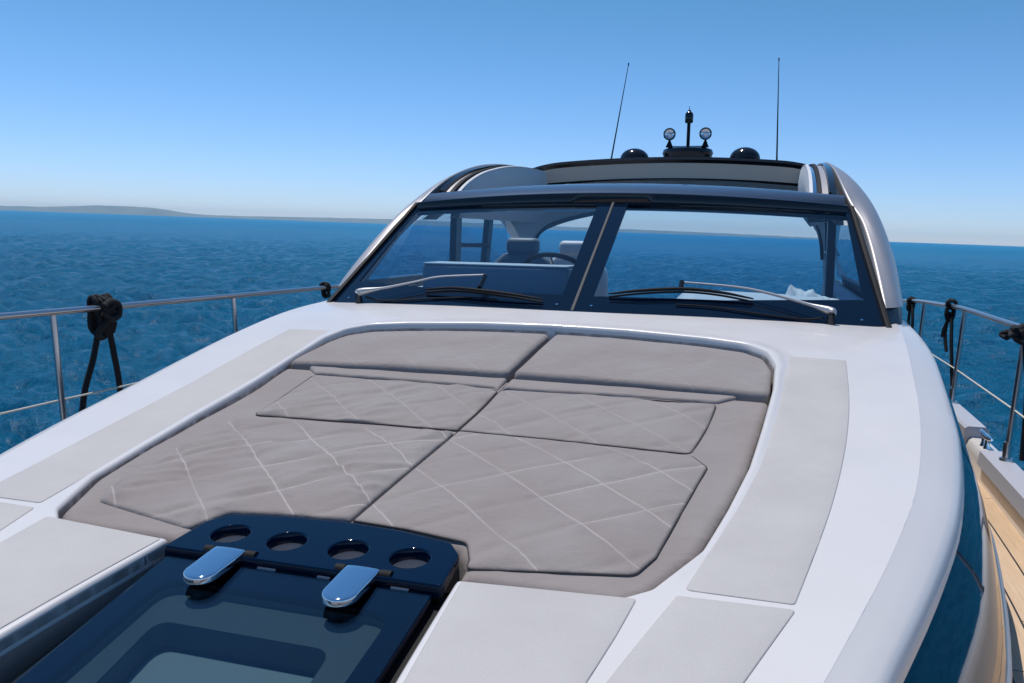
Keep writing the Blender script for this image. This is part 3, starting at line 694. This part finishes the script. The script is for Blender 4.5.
# wipers, each an arm, a connector and a blade
def wsp(u, v, off): return Vector(ws(u, v, off))
def wiper(s, arm, blade, conn, hose):
    pv = wsp(*arm[0]); t = G(); t.tube([wsp(arm[0][0], arm[0][1] - .015, .0), wsp(arm[0][0], arm[0][1] - .008, .03), pv], [.024, .018, .016], 14)
    root = t.build('wiper', BLACKG, yacht)
    pts = smooth_pts([wsp(*a) for a in arm], 8); n = len(pts); rad = [float(np.interp(k / (n - 1), [0, .05, .22, .34, 1], [.018, .025, .020, .008, .005])) for k in range(n)]
    g = G(); g.tube(pts, rad, 12); g.build('wiper_arm', SATIN, root)
    c0, c1 = wsp(*conn[0]), wsp(*conn[1]); g = G(); g.tube([c0, c1], .013, 8); g.build('wiper_joint', BLACKG, root)
    bp_ = smooth_pts([wsp(*a) for a in blade], 8); n = len(bp_)
    g = G(); g.tube(bp_, [.0035 + .0055 * math.sin(math.pi * k / (n - 1))**.7 for k in range(n)], 10)
    lo = [Vector(p) + Vector((0, .47, -.88)) * .018 for p in bp_]; g.tube(lo, .0055, 8)
    g.build('wiper_blade', BLACK, root)
    g = G(); g.tube(smooth_pts([wsp(*a) for a in hose], 8), .0045, 8); g.build('washer_hose', BLACK, root)
wiper(-1, [(-.860, .006, .055), (-.845, .018, .060), (-.74, .072, .05), (-.64, .12, .05), (-.55, .158, .055), (-.36, .175, .06)],
      [(-.585, .075, .035), (-.47, .078, .045), (-.35, .062, .045), (-.23, .046, .04), (-.112, .028, .03)],
      [(-.362, .168, .06), (-.362, .085, .045)], [(-.83, .01, .03), (-.76, .005, .012), (-.65, .012, .012), (-.5, .035, .012), (-.38, .045, .012), (-.28, .035, .012)])
wiper(1, [(.828, .000, .055), (.824, .016, .06), (.738, .079, .05), (.63, .135, .05), (.53, .166, .05), (.345, .182, .05)],
      [(.110, .090, .03), (.22, .112, .042), (.36, .135, .045), (.48, .128, .042), (.59, .108, .03)],
      [(.352, .180, .055), (.352, .14, .04)], [(.81, .0, .03), (.74, .002, .012), (.60, .022, .012), (.48, .048, .012), (.40, .055, .012), (.34, .055, .012)])

# ------------------------------------------------------------------ hardtop equipment
g = G(); g.lathe([(0, .85), (.275, .85), (.275, .905), (.285, .925), (.272, .965), (.225, .985), (0, .988)], 48, (-.02, 10.0, 0)); g.build('mast_base', BLACKG, yacht)
mastp = G(); mastp.tube([(-.02, 10.0, .98), (-.02, 10.0, 1.28)], .019, 16); mast = mastp.build('mast', BLACK, yacht)
g = G(); g.lathe([(0, 1.262), (.040, 1.265), (.046, 1.275), (.046, 1.36), (.036, 1.378), (.018, 1.392), (.018, 1.405), (.004, 1.41), (.003, 1.45)], 24, (-.02, 10.0, 0)); g.build('anchor_light', BLACKG, mast)
for x in (-.213, .182):
    c = (x, 9.86, 1.125)
    g = G(); g.lathe([(0, .05), (.045, .045), (.066, .01), (.070, -.03), (.064, -.048), (.056, -.048), (.052, -.03)], 28, c, 'y'); sl = g.build('spotlight', BLACKG, yacht)
    g = G(); g.lathe([(.052, -.032), (.03, -.018), (.012, -.012), (.012, -.03), (0, -.034)], 24, c, 'y'); g.build('lamp_reflector', CHROME, sl)
    sx = 1 if x > 0 else -1
    g = G(); g.tube([(x, 9.87, .985), (x, 9.87, 1.0), (x, 9.87, 1.06)], [.055, .045, .014], 4); g.build('lamp_bracket', BLACK, sl)
g = G(); g.tube([(-.24, 9.9, .992), (.21, 9.9, .992)], .009, 8); g.build('lamp_bar', BLACKG, yacht)
for x in (-.615, .612):
    g = G(); g.lathe([(.165 * math.cos(a), .80 + (.06 if a == 0 else .06) + .125 * math.sin(a)) for a in np.linspace(0, math.pi / 2 - .001, 14)] if True else [], 40, (x, 9.95, 0)); g.build('antenna_dome', BLACKG, yacht)
for a, b in (((-.885, 9.9, .80), (-.715, 9.9, 1.90)), ((.955, 9.9, .78), (.917, 9.9, 1.89))):
    a, b = Vector(a), Vector(b); g = G(); g.tube([a, a.lerp(b, .1), a.lerp(b, .5), b], [.011, .009, .0065, .0035], 8); w = g.build('whip_antenna', BLACK, yacht)
    g = G(); g.tube([b, b + (b - a).normalized() * .03], .007, 8); g.build('antenna_tip', BLACK, w)

# ------------------------------------------------------------------ deck hatch with cup holder shelf
def hp(y): return -.730 + .20 * (y - 1.53)                # plane of the glass
g = G()
poly = roundpoly([(-.318, .50), (.318, .50), (.318, 1.548), (-.318, 1.548)], [0, 0, .03, .03])
open_ = roundpoly([(-.262, .58), (.262, .58), (.262, 1.455), (-.262, 1.455)], .05)
hz = lambda x, y, d: hp(y) + 0 * x
o_h = slab('deck_hatch', poly, [open_], lambda x, y, d: hz(x, y, d) - .0015, LIDNAVY, yacht, res=.06, step=.03, offs=(.003,), wall=.012, edge=.003, flat_in=True)
o_h['label'] = 'tinted glass deck hatch sunk in its well ahead of the sun pad'
g = G(); pz = resample(poly, .05); g.prism([tuple(p) for p in pz * np.array([.995, .998])], .0, .002, lambda x, y, z: hp(y) + z); g.build('hatch_glass', HGLASS, o_h, smooth=False)
# liner below the glass, seen through it
g = G(); inn = resample(open_, .03)
HL = mat('hatch_liner_grey', (.13, .13, .13), .6)
def ring(ks): return [[(x * k, (y - 1.02) * k + 1.02, hp(y) + dz) for x, y in inn] for k, dz in ks]
g.grid(ring(((1.0, -.014), (1.0, -.03), (.74, -.034))), True); g.build('hatch_liner', HL, o_h)
g = G(); g.grid(ring(((.74, -.034), (.74, -.045), (.735, -.085), (.715, -.088))), True); g.build('liner_trunk', mat('trunk_navy', (.05, .08, .12), .5), o_h)
g = G(); q_ = ring(((.715, -.088),))[0]; g.add(q_, [tuple(range(len(q_)))]); g.build('lower_blind', mat('pale_blind', (.50, .47, .44), .7), o_h, smooth=False)
# rubber seal between hatch and well
slab('hatch_seat', [(-.372, .46), (.372, .46), (.350, 1.572), (-.350, 1.572)], [roundpoly([(-.266, .575), (.266, .575), (.266, 1.460), (-.266, 1.460)], .05)], lambda x, y, d: hp(y) - .030 + 0 * d, BLACK, yacht, res=.08, step=.04, offs=(.003,), wall=.004, edge=.001, flat_in=True)
# well cheeks in dark grey
WELL = mat('well_side_grey', (.20, .15, .13), .45, 0, .3, .1)
for s in (-1, 1):
    g = G(); rows = []
    for y in np.linspace(.46, 1.57, 12):
        x = float(np.interp(y, [.45, 1.15, 1.578], [.385, .38, .352])); z = float(G0(x, y)); rows.append([(s * (x - .0035), y, z - .040), (s * (x - .008), y, z - .05), (s * (x - .014), y, hp(y) - .03)])
    g.grid(rows); g.build('well_cheek', WELL, yacht)
# cup holder shelf
tilt = lambda x, y: -.700 + .105 * (y - 1.65)
pc = roundpoly([(-.335, 1.535), (.335, 1.535), (.322, 1.675), (.285, 1.722), (.15, 1.748), (0, 1.757), (-.15, 1.748), (-.285, 1.722), (-.322, 1.675)], [.008, .008, .03, .03, .05, .05, .05, .03, .03])
holes = [[(cx + .044 * math.cos(a), 1.630 + .044 * math.sin(a)) for a in np.linspace(0, 2 * math.pi, 48, endpoint=False)] for cx in (-.225, -.077, .077, .225)]
sh = slab('cup_holder_shelf', pc, holes, lambda x, y, d: tilt(x, y) + 0 * d, LIDNAVY, yacht, res=.05, step=.0055, offs=(.002, .004), wall=.022, edge=.004, flat_in=True)
sh['label'] = 'glossy navy shelf with four round cup holders'
for cx in (-.225, -.077, .077, .225):
    g = G(); g.lathe([(.050, -.018), (.0475, -.0225), (.044, -.052), (.036, -.058), (0, -.059)], 36, (cx, 1.630, tilt(0, 1.63) - .0)); g.build('cup_well', CUPM, sh)
g = G(); g.tube([(-.325, 1.548, tilt(0, 1.548) - .030), (.325, 1.548, tilt(0, 1.548) - .030)], .012, 12); g.build('hinge_rod', BLACKG, sh)
for x0, x1 in ((-.09, -.045), (.055, .085), (.225, .265)):
    g = G(); g.tube([(x0, 1.536, tilt(0, 1.54) - .024), (x1, 1.536, tilt(0, 1.54) - .024)], .009, 10); g.build('rod_sleeve', STEEL, sh)
for cx in (-.172, .152):
    tongue = [(cx - .040, 1.556), (cx - .038, 1.47)] + [(cx - .038 * math.cos(a), 1.455 - .040 * math.sin(a)) for a in np.linspace(0, math.pi, 17)] + [(cx + .038, 1.47), (cx + .040, 1.556)]
    hg = slab('hatch_hinge', tongue[::-1], [], lambda x, y, d: -.708 + .10 * (y - 1.50) - .0015 * ((x - cx) / .04)**2 + .0012 * np.sin((y - 1.41) * 14), CHROME, sh if False else yacht, res=.02, step=.006, offs=(.001, .002, .0035, .005), wall=.010, edge=.005)
    for xa, xb in ((cx - .062, cx - .041), (cx + .041, cx + .066)):
        g = G(); g.tube([(xa, 1.552, -.716), (xb, 1.552, -.716)], .013, 14); g.build('hinge_knuckle', BLACK, hg)
    g = G(); g.box((cx - .022, 1.44, hp(1.46) + .002), (cx + .022, 1.52, -.727), .004); g.build('hinge_block', BLACK, hg)

# ------------------------------------------------------------------ sun pad cushions (loose: things of their own)
b_z = spl([1.5, 1.62, 1.86, 2.11, 2.42, 2.77, 3.06, 3.2], [-.733, -.720, -.697, -.676, -.652, -.618, -.574, -.56])
def wr(x, y, sc, sx=1, sy=1, seed=0.): return np.array([noise.noise(Vector((a * sc * sx, b * sc * sy, seed))) for a, b in zip(x, y)])
def wrinkle(x, y, seed, amt):
    u = (x + y) * .707; v = (x - y) * .707
    a = wr(u, v, 9, .5, 1.6, seed); b = wr(x, y, 5, 1, 1, seed + 3)
    return amt * (.006 * (1 - np.abs(a) * 2.2) * np.clip(b + .35, 0, 1) + .004 * b)
def quilt_dent(x, y):
    def l(v, o):
        a = (v - o) / .27; a = np.abs(a - np.floor(a + .5)) * .27 * .707; return np.exp(-(a / .016)**2)
    return -.0055 * np.maximum(l(x + y, 2.17), l(x - y, -1.35)) 
def zoff(y): return b_z(y)
def piping(poly, parent, dz=.0035, r=.0020):
    p = resample(poly, .02); g = G(); g.tube([(x, y, float(zoff(y)) + dz) for x, y in p], r, 6, closed=True); return g.build('piping', PIPE2, parent)
shelf_cut = [(.338, 1.60), (.338, 1.675), (.298, 1.735), (.15, 1.762), (.0, 1.770)]
for s, nm in ((1, 'right'), (-1, 'left')):
    pad = thing('sunbathing_pad', ('smoother taupe sun pad half on the right, behind the right-hand cup holders' if s > 0 else 'more creased taupe sun pad half on the left, behind the left-hand cup holders'), 'sun pad', (s * .45, 2.4, -.70), 'taupe sun pads on the foredeck')
    def M_(pl): return [(s * x, y) for x, y in (pl if s > 0 else pl[::-1])]
    edge_ = [(.345, 1.603), (.688, 1.608), (.735, 1.652), (.820, 1.862), (.862, 2.112), (.905, 2.42), (.934, 2.77), (.962, 3.075)]
    matp = M_([(.001, 1.772), (.15, 1.764), (.298, 1.737), (.338, 1.68)] + edge_ + [(.5, 3.085), (.001, 3.095)])
    sd = 1.3 if s > 0 else 7.7; am = .8 if s > 0 else 2.0
    rr = [0, .02, .02, .02, .01, .05, .05, .2, .2, .2, .2, .02, 0, 0]
    if s < 0: rr = rr[::-1]
    slab('border_mat', roundpoly(matp, rr), [], lambda x, y, d: zoff(y) + .026 * (1 - np.sqrt(np.clip(1 - np.clip(1 - np.abs(x) / .026, 0, 1)**2, 0, 1))) * (d < .0265) + wrinkle(x, y, sd, .5) * np.clip(d / .03, 0, 1) - .03 * np.clip(1 - np.abs(x) / .36, 0, 1) * np.clip((1.80 - y) / .06, 0, 1), CUSH, pad, res=.016, step=.012, offs=(.002, .005, .009, .014, .02, .027), wall=.08, edge=.026)
    # panels
    fp = M_([(.004, 1.795), (.15, 1.785), (.31, 1.757), (.343, 1.680), (.350, 1.640), (.700, 1.708), (.732, 1.80), (.798, 2.405), (.748, 2.488), (.30, 2.515), (.004, 2.520)] if s > 0 else
             [(.004, 1.795), (.15, 1.785), (.31, 1.757), (.343, 1.690), (.355, 1.650), (.690, 1.728), (.725, 1.80), (.79, 2.30), (.775, 2.445), (.30, 2.495), (.004, 2.505)])
    zq = lambda x, y, d: zoff(y) + .006 + .015 * (1 - np.exp(-d / .055)) + quilt_dent(x, y) * np.clip(d / .03, 0, 1) * am**.3 + wrinkle(x, y, sd + 5, am) * np.clip(d / .03, 0, 1)
    if s < 0:
        zq0 = zq; zq = lambda x, y, d: zq0(x, y, d) + np.where(y < 2.505, -.012, .010) * np.exp(-((x + .36) / .07)**2 - ((y - 2.505) / .045)**2)
    else:
        zq1 = zq; zq = lambda x, y, d: zq1(x, y, d) - .010 * np.exp(-((x - .62) / .05)**2 - ((y - 2.99) / .03)**2)
    rp = [0, .02, .03, .02, .03, .035, .05, .03, .03, .05, 0]
    if s < 0: rp = rp[::-1]
    q1 = slab('front_panel', roundpoly(fp, rp), [], zq, CUSHQ, pad, res=.010, step=.010, offs=(.002, .005, .009, .013, .018, .023), wall=.016, edge=.007, attr=True)
    if s > 0: piping(roundpoly(fp, rp), q1)
    mp_ = M_([(.004, 2.530), (.30, 2.525), (.742, 2.503), (.775, 2.80), (.785, 2.985), (.40, 2.985), (.03, 2.975), (.004, 2.955)])
    rp = [0, .05, .03, .05, .02, .05, .02, .01]
    if s < 0: rp = rp[::-1]
    q2 = slab('middle_panel', roundpoly(mp_, rp), [], zq, CUSHF, pad, res=.011, step=.010, offs=(.002, .005, .009, .013, .018), wall=.016, edge=.007, attr=True)
    piping(roundpoly(mp_, rp), q2)
    ap = M_([(.008, 2.970), (.03, 2.993), (.40, 3.003), (.79, 3.003), (.86, 3.075), (.5, 3.090), (.008, 3.095)])
    slab('aft_strip', roundpoly(ap, .012), [], lambda x, y, d: zoff(y) + .009 + .004 * np.clip((y - 2.98) / .1, 0, 1) + wrinkle(x, y, sd + 9, .4), CUSH, pad, res=.016, step=.012, offs=(.002, .005, .009, .013), wall=.03, edge=.012)
    # a loose flap of cover standing up at the panel joint
    # headrest
    hr = thing('headrest_cushion', f'long taupe headrest cushion in the {nm} aft corner of the recess below the windscreen', 'headrest cushion', (s * .45, 3.4, -.55), 'headrest cushions across the back of the sun pad')
    hpz = spl([3.08, 3.14, 3.3, 3.5, 3.78], [-.548, -.541, -.522, -.497, -.468])
    hpo = M_([(.012, 3.100), (.5, 3.100), (.955, 3.085), (.963, 3.16), (.967, 3.41), (.938, 3.56), (.855, 3.652), (.695, 3.700), (.35, 3.75), (.012, 3.765)])
    rp = [.03, .05, .03, .05, .1, .1, .1, .1, .1, .03]
    if s < 0: rp = rp[::-1]
    slab('headrest_cover', roundpoly(hpo, rp), [], lambda x, y, d: hpz(y) + .012 * (1 - np.exp(-d / .08)) + quilt_dent(x, y) * .25 * np.clip(d / .04, 0, 1) + wrinkle(x, y, sd + 13, .6) * np.clip(d / .04, 0, 1) + .012 * (1 - (x / .95)**2), CUSHH, hr, res=.014, step=.012, offs=(.002, .005, .009, .014, .02, .027, .035), wall=.085, edge=.020, attr=True)

# ------------------------------------------------------------------ loose things
# towel on the dashboard
tw = thing('folded_towel', 'crumpled white towel lying behind the right windscreen pane', 'towel', (1.19, 5.02, -.42))
g = G(); rows = []
for i, t in enumerate(np.linspace(0, 1, 60)):
    x = 1.035 + .32 * t; h = .125 * (1 - .42 * t) * (1 + .05 * math.sin(t * 19) + .03 * math.sin(t * 31 + 1)); h *= min(1, .35 + 8 * t, .3 + 8 * (1 - t))
    h *= 1 + .12 * noise.noise(Vector((t * 7, 1, 0)))
    rows.append([(x + .012 * math.sin(a * 3 + t * 9), 5.02 - .11 * math.cos(a), -.392 - .03 * t + h * math.sin(a)**.6 * (1 + .12 * noise.noise(Vector((t * 14 + a * 1.5, a * 2.2, 3))))) for a in np.linspace(0.02, math.pi - .02, 15)])
g.grid(rows); g.add(rows[0], [tuple(range(15))]); g.add(rows[-1], [tuple(range(15))]); g.build('towel_cloth', TOWEL, tw)

# fender ropes tied on the rails
def coil(g, c, w, h, turns, r, seed, tilt_=.2, depth=.03):
    rnd = random.Random(seed); pts = []
    for k in range(turns * 14):
        a = 2 * math.pi * k / 14; f_ = k / (turns * 14)
        pts.append((c[0] + depth * math.cos(a) * (1 + .2 * rnd.random()), c[1] + (f_ - .5) * w + rnd.uniform(-.004, .004), c[2] + h / 2 * math.sin(a) + rnd.uniform(-.004, .004)))
    g.tube(smooth_pts(pts, 2), r, 8)
def fender_rope(x, y, zt, w, h, r, legs, label, big=True, seed=1):
    t = thing('fender_rope', label, 'rope', (x, y, zt), 'black fender ropes tied to the guard rails')
    g = G(); s = 1 if x > 0 else -1
    if big:
        coil(g, (x, y, zt - h * .42), w * .95, h * .86, 5, r, seed, depth=.024)
        coil(g, (x - s * .01, y + .01, zt - h * .30), w * .7, h * .5, 4, r * 1.05, seed + 2, depth=.026)
        pts = [(x, y - w * .5, zt - h * .15), (x - s * .04, y - w * .2, zt - h * .32), (x - s * .04, y + w * .3, zt - h * .22), (x, y + w * .52, zt - h * .42), (x + s * .05, y + .2 * w, zt - h * .62), (x - s * .055, y - .3 * w, zt - h * .6), (x - s * .02, y - w * .45, zt - h * .85), (x, y, zt - h * .98), (x, y + w * .4, zt - h * .8)]
        g.tube(smooth_pts(pts, 6), r * 1.1, 8)
        g.tube(smooth_pts([(x - s * .055, y - w * .42, zt - h * .35), (x - s * .065, y - w * .1, zt - h * .52), (x - s * .06, y + w * .35, zt - h * .45), (x - s * .05, y + w * .45, zt - h * .2), (x - s * .055, y, zt - h * .1), (x - s * .06, y - w * .4, zt - h * .2)], 6), r * 1.1, 8)
    else:
        coil(g, (x, y, zt - .01), w * .8, .055, 3, r, seed, depth=.024)
        coil(g, (x - s * .005, y, zt - h * .45), w * .55, h * .7, 3, r, seed + 1, depth=.02)
    g.build('rope_knot', ROPE, t)
    for lg in legs:
        g = G(); g.tube(smooth_pts(lg, 6), r * 1.15, 8); g.build('rope_end', ROPE, t)
xl = -2.10
fender_rope(-2.08, 3.28, -.335, .125, .20, .0125, [[(-2.09, 3.265, -.50), (-2.10, 3.235, -.63), (-2.12, 3.19, -.80), (-2.13, 3.16, -1.05)], [(-2.09, 3.335, -.50), (-2.10, 3.37, -.62), (-2.12, 3.42, -.78), (-2.13, 3.45, -1.05)]], 'thick bundle of black rope knotted over the left rail with two legs hanging apart', True, 5)
fender_rope(-2.13, 5.50, -.405, .07, .10, .011, [], 'small black rope knot on the left rail beside the windscreen foot', False, 6)
fender_rope(2.12, 6.30, -.415, 0.09, .15, .010, [[(2.12, 6.30, -.50), (2.11, 6.42, -.60), (2.11, 6.46, -.66)], [(2.12, 6.26, -.50), (2.12, 6.20, -.68), (2.13, 6.12, -.95)], [(2.12, 6.33, -.48), (2.11, 6.38, -.62), (2.12, 6.34, -.75)]], 'black rope tied round the right rail near its middle post, loose tails hanging', False, 7)
fender_rope(2.13, 8.02, -.515, .11, .12, .011, [[(2.13, 8.05, -.55), (2.13, 8.10, -.68), (2.13, 8.06, -.78)], [(2.13, 7.95, -.55), (2.13, 7.90, -.66), (2.13, 7.86, -.80)]], 'small black rope loop hanging on the right rail just behind the silver pillar', False, 8)
fender_rope(2.10, 4.44, -.385, .10, .095, .012, [[(2.09, 4.45, -.44), (2.09, 4.40, -.52), (2.10, 4.36, -.70), (2.10, 4.34, -1.0)], [(2.07, 4.52, -.42), (2.05, 4.60, -.435), (2.04, 4.64, -.45), (2.05, 4.58, -.46)]], 'black rope lashed to the right rail at the edge of the picture', True, 9)

# ------------------------------------------------------------------ sea, hills, haze
def build_sea():
    rr = [4.0]
    while rr[-1] < 15000: rr.append(rr[-1] * (1.008 if rr[-1] < 25 else 1.0042 if rr[-1] < 260 else 1.05))
    A1 = np.radians(np.linspace(-62, 62, 720)); A2 = np.radians(np.linspace(62, 298, 121))[1:-1]
    A = np.r_[A1, A2]; rr = np.array(rr); R2, AA = np.meshgrid(rr, A, indexing='ij')
    X = R2 * np.sin(AA); Y = R2 * np.cos(AA); Z = np.zeros_like(X); rnd = np.random.RandomState(3)
    cell = R2 * .0046 * np.where(R2 > 255, 12, 1) * np.where(R2 < 25, 1.3, 1)
    wd = math.radians(62)
    for k in range(120):
        lam = 10 ** rnd.uniform(math.log10(.28), math.log10(2.6)); th = wd + rnd.normal(0, .6); ph = rnd.uniform(0, 6.28)
        kx, ky = math.cos(th) * 2 * math.pi / lam, math.sin(th) * 2 * math.pi / lam
        amp = .0105 * lam ** .8
        p = kx * X + ky * Y + ph + .6 * np.sin(.11 * X * math.sin(th) - .13 * Y * math.cos(th) + ph)
        Z += amp * (np.sin(p) - .25 * np.cos(2 * p)) * np.clip(lam / (cell * 3) - .5, 0, 1)
    near = np.clip((R2 - 4) / 4, .3, 1); Z *= near
    nr, na = X.shape; v = np.c_[X.ravel(), Y.ravel(), Z.ravel()]
    i = np.arange(nr - 1)[:, None]; j = np.arange(na)[None, :]; k = (j + 1) % na
    f = np.stack([i * na + j, i * na + k, (i + 1) * na + k, (i + 1) * na + j], -1).reshape(-1, 4)
    f = f[:, ::-1]
    me = bpy.data.meshes.new('sea'); me.vertices.add(len(v) + 1); me.vertices.foreach_set('co', np.r_[v, [[0, 0, -.05]]].astype(np.float32).ravel())
    ctr = len(v); cf = np.array([[ctr, jj, (jj + 1) % na] for jj in range(na)])[:, ::-1]
    nl = f.size + cf.size; me.loops.add(nl); me.loops.foreach_set('vertex_index', np.r_[f.ravel(), cf.ravel()].astype(np.int32))
    st_ = np.r_[np.arange(len(f)) * 4, f.size + np.arange(len(cf)) * 3].astype(np.int32)
    me.polygons.add(len(st_)); me.polygons.foreach_set('loop_start', st_)
    me.update(calc_edges=True); me.validate()
    me.polygons.foreach_set('use_smooth', np.ones(len(me.polygons), bool))
    m = mat('sea_water', (.004, .05, .11), .2, 0, .3); P(m).inputs['IOR'].default_value = 1.333
    n0 = noise_tex(m, .05, 5, .6, 'Object', (1, .35, 1)); L(m, vary(m, n0, (.003, .172, .340), (.006, .202, .395), .3, .7), P(m).inputs['Base Color'])
    b1 = bump(m, noise_tex(m, 1.5, 8, .70, 'Object', (1.5, 1.0, 1), .5), 1.0, .65)
    b2 = bump(m, noise_tex(m, 5.0, 6, .64, 'Object', (1.5, 1.0, 1), .3), 1.0, .16, b1)
    b3 = bump(m, noise_tex(m, 14, 3, .6), .4, .015, b2)
    L(m, b3, P(m).inputs['Normal'])
    gp = N(m, 'ShaderNodeNewGeometry'); ln_ = N(m, 'ShaderNodeVectorMath', operation='LENGTH'); L(m, gp.outputs['Position'], ln_.inputs[0])
    rg = N(m, 'ShaderNodeMapRange'); rg.inputs['From Min'].default_value = 40; rg.inputs['From Max'].default_value = 500; rg.inputs['To Min'].default_value = .2; rg.inputs['To Max'].default_value = .55
    L(m, ln_.outputs['Value'], rg.inputs['Value']); L(m, rg.outputs[0], P(m).inputs['Roughness'])
    me.materials.append(m); o = bpy.data.objects.new('sea', me); COL.objects.link(o); o['kind'] = 'structure'
build_sea()
az = [-62, -56, -50, -47.6, -45.6, -42.2, -39.4, -37.1, -35, -32.6, -29, -25.25, -17.6, -11, -4.4, 1.8, 4.7, 6]
el = [.20, .32, .22, .235, .26, .47, .43, .17, .14, .18, .24, .29, .235, .205, .16, .08, .02, -.03]
Rh = 11500.
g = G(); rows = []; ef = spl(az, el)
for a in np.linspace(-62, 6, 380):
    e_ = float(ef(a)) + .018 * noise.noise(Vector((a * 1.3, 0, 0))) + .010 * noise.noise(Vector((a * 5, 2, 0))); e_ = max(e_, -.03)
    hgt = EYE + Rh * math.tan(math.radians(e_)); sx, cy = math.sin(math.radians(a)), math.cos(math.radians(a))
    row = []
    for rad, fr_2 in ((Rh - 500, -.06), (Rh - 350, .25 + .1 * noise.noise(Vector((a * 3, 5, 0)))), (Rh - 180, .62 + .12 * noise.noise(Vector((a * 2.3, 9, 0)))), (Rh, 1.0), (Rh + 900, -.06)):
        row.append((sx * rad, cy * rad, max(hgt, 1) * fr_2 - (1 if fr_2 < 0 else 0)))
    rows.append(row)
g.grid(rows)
HM = mat('haze_tinted_hillside', (.10, .11, .07), .9); L(HM, vary(HM, noise_tex(HM, .004, 6, .65), (.10, .18, .22), (.15, .23, .26)), P(HM).inputs['Base Color'])  # blue of the distant haze is partly mixed into the hills' base colour
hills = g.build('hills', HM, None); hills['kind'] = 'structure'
# even air around everything
HZ = bpy.data.materials.new('air'); HZ.use_nodes = True; HZ.node_tree.nodes.clear()
ho = HZ.node_tree.nodes.new('ShaderNodeOutputMaterial'); pv = HZ.node_tree.nodes.new('ShaderNodeVolumePrincipled')
pv.inputs['Color'].default_value = (.70, .88, 1, 1); pv.inputs['Density'].default_value = .000038; pv.inputs['Anisotropy'].default_value = 0.0
HZ.node_tree.links.new(pv.outputs[0], ho.inputs['Volume'])
g = G(); g.box((-15500, -15500, -6), (15500, 15500, 160)); hz_ = g.build('haze', HZ, None, smooth=False); hz_['kind'] = 'stuff'
for o in bpy.data.objects:
    if '_b' in o: del o['_b']
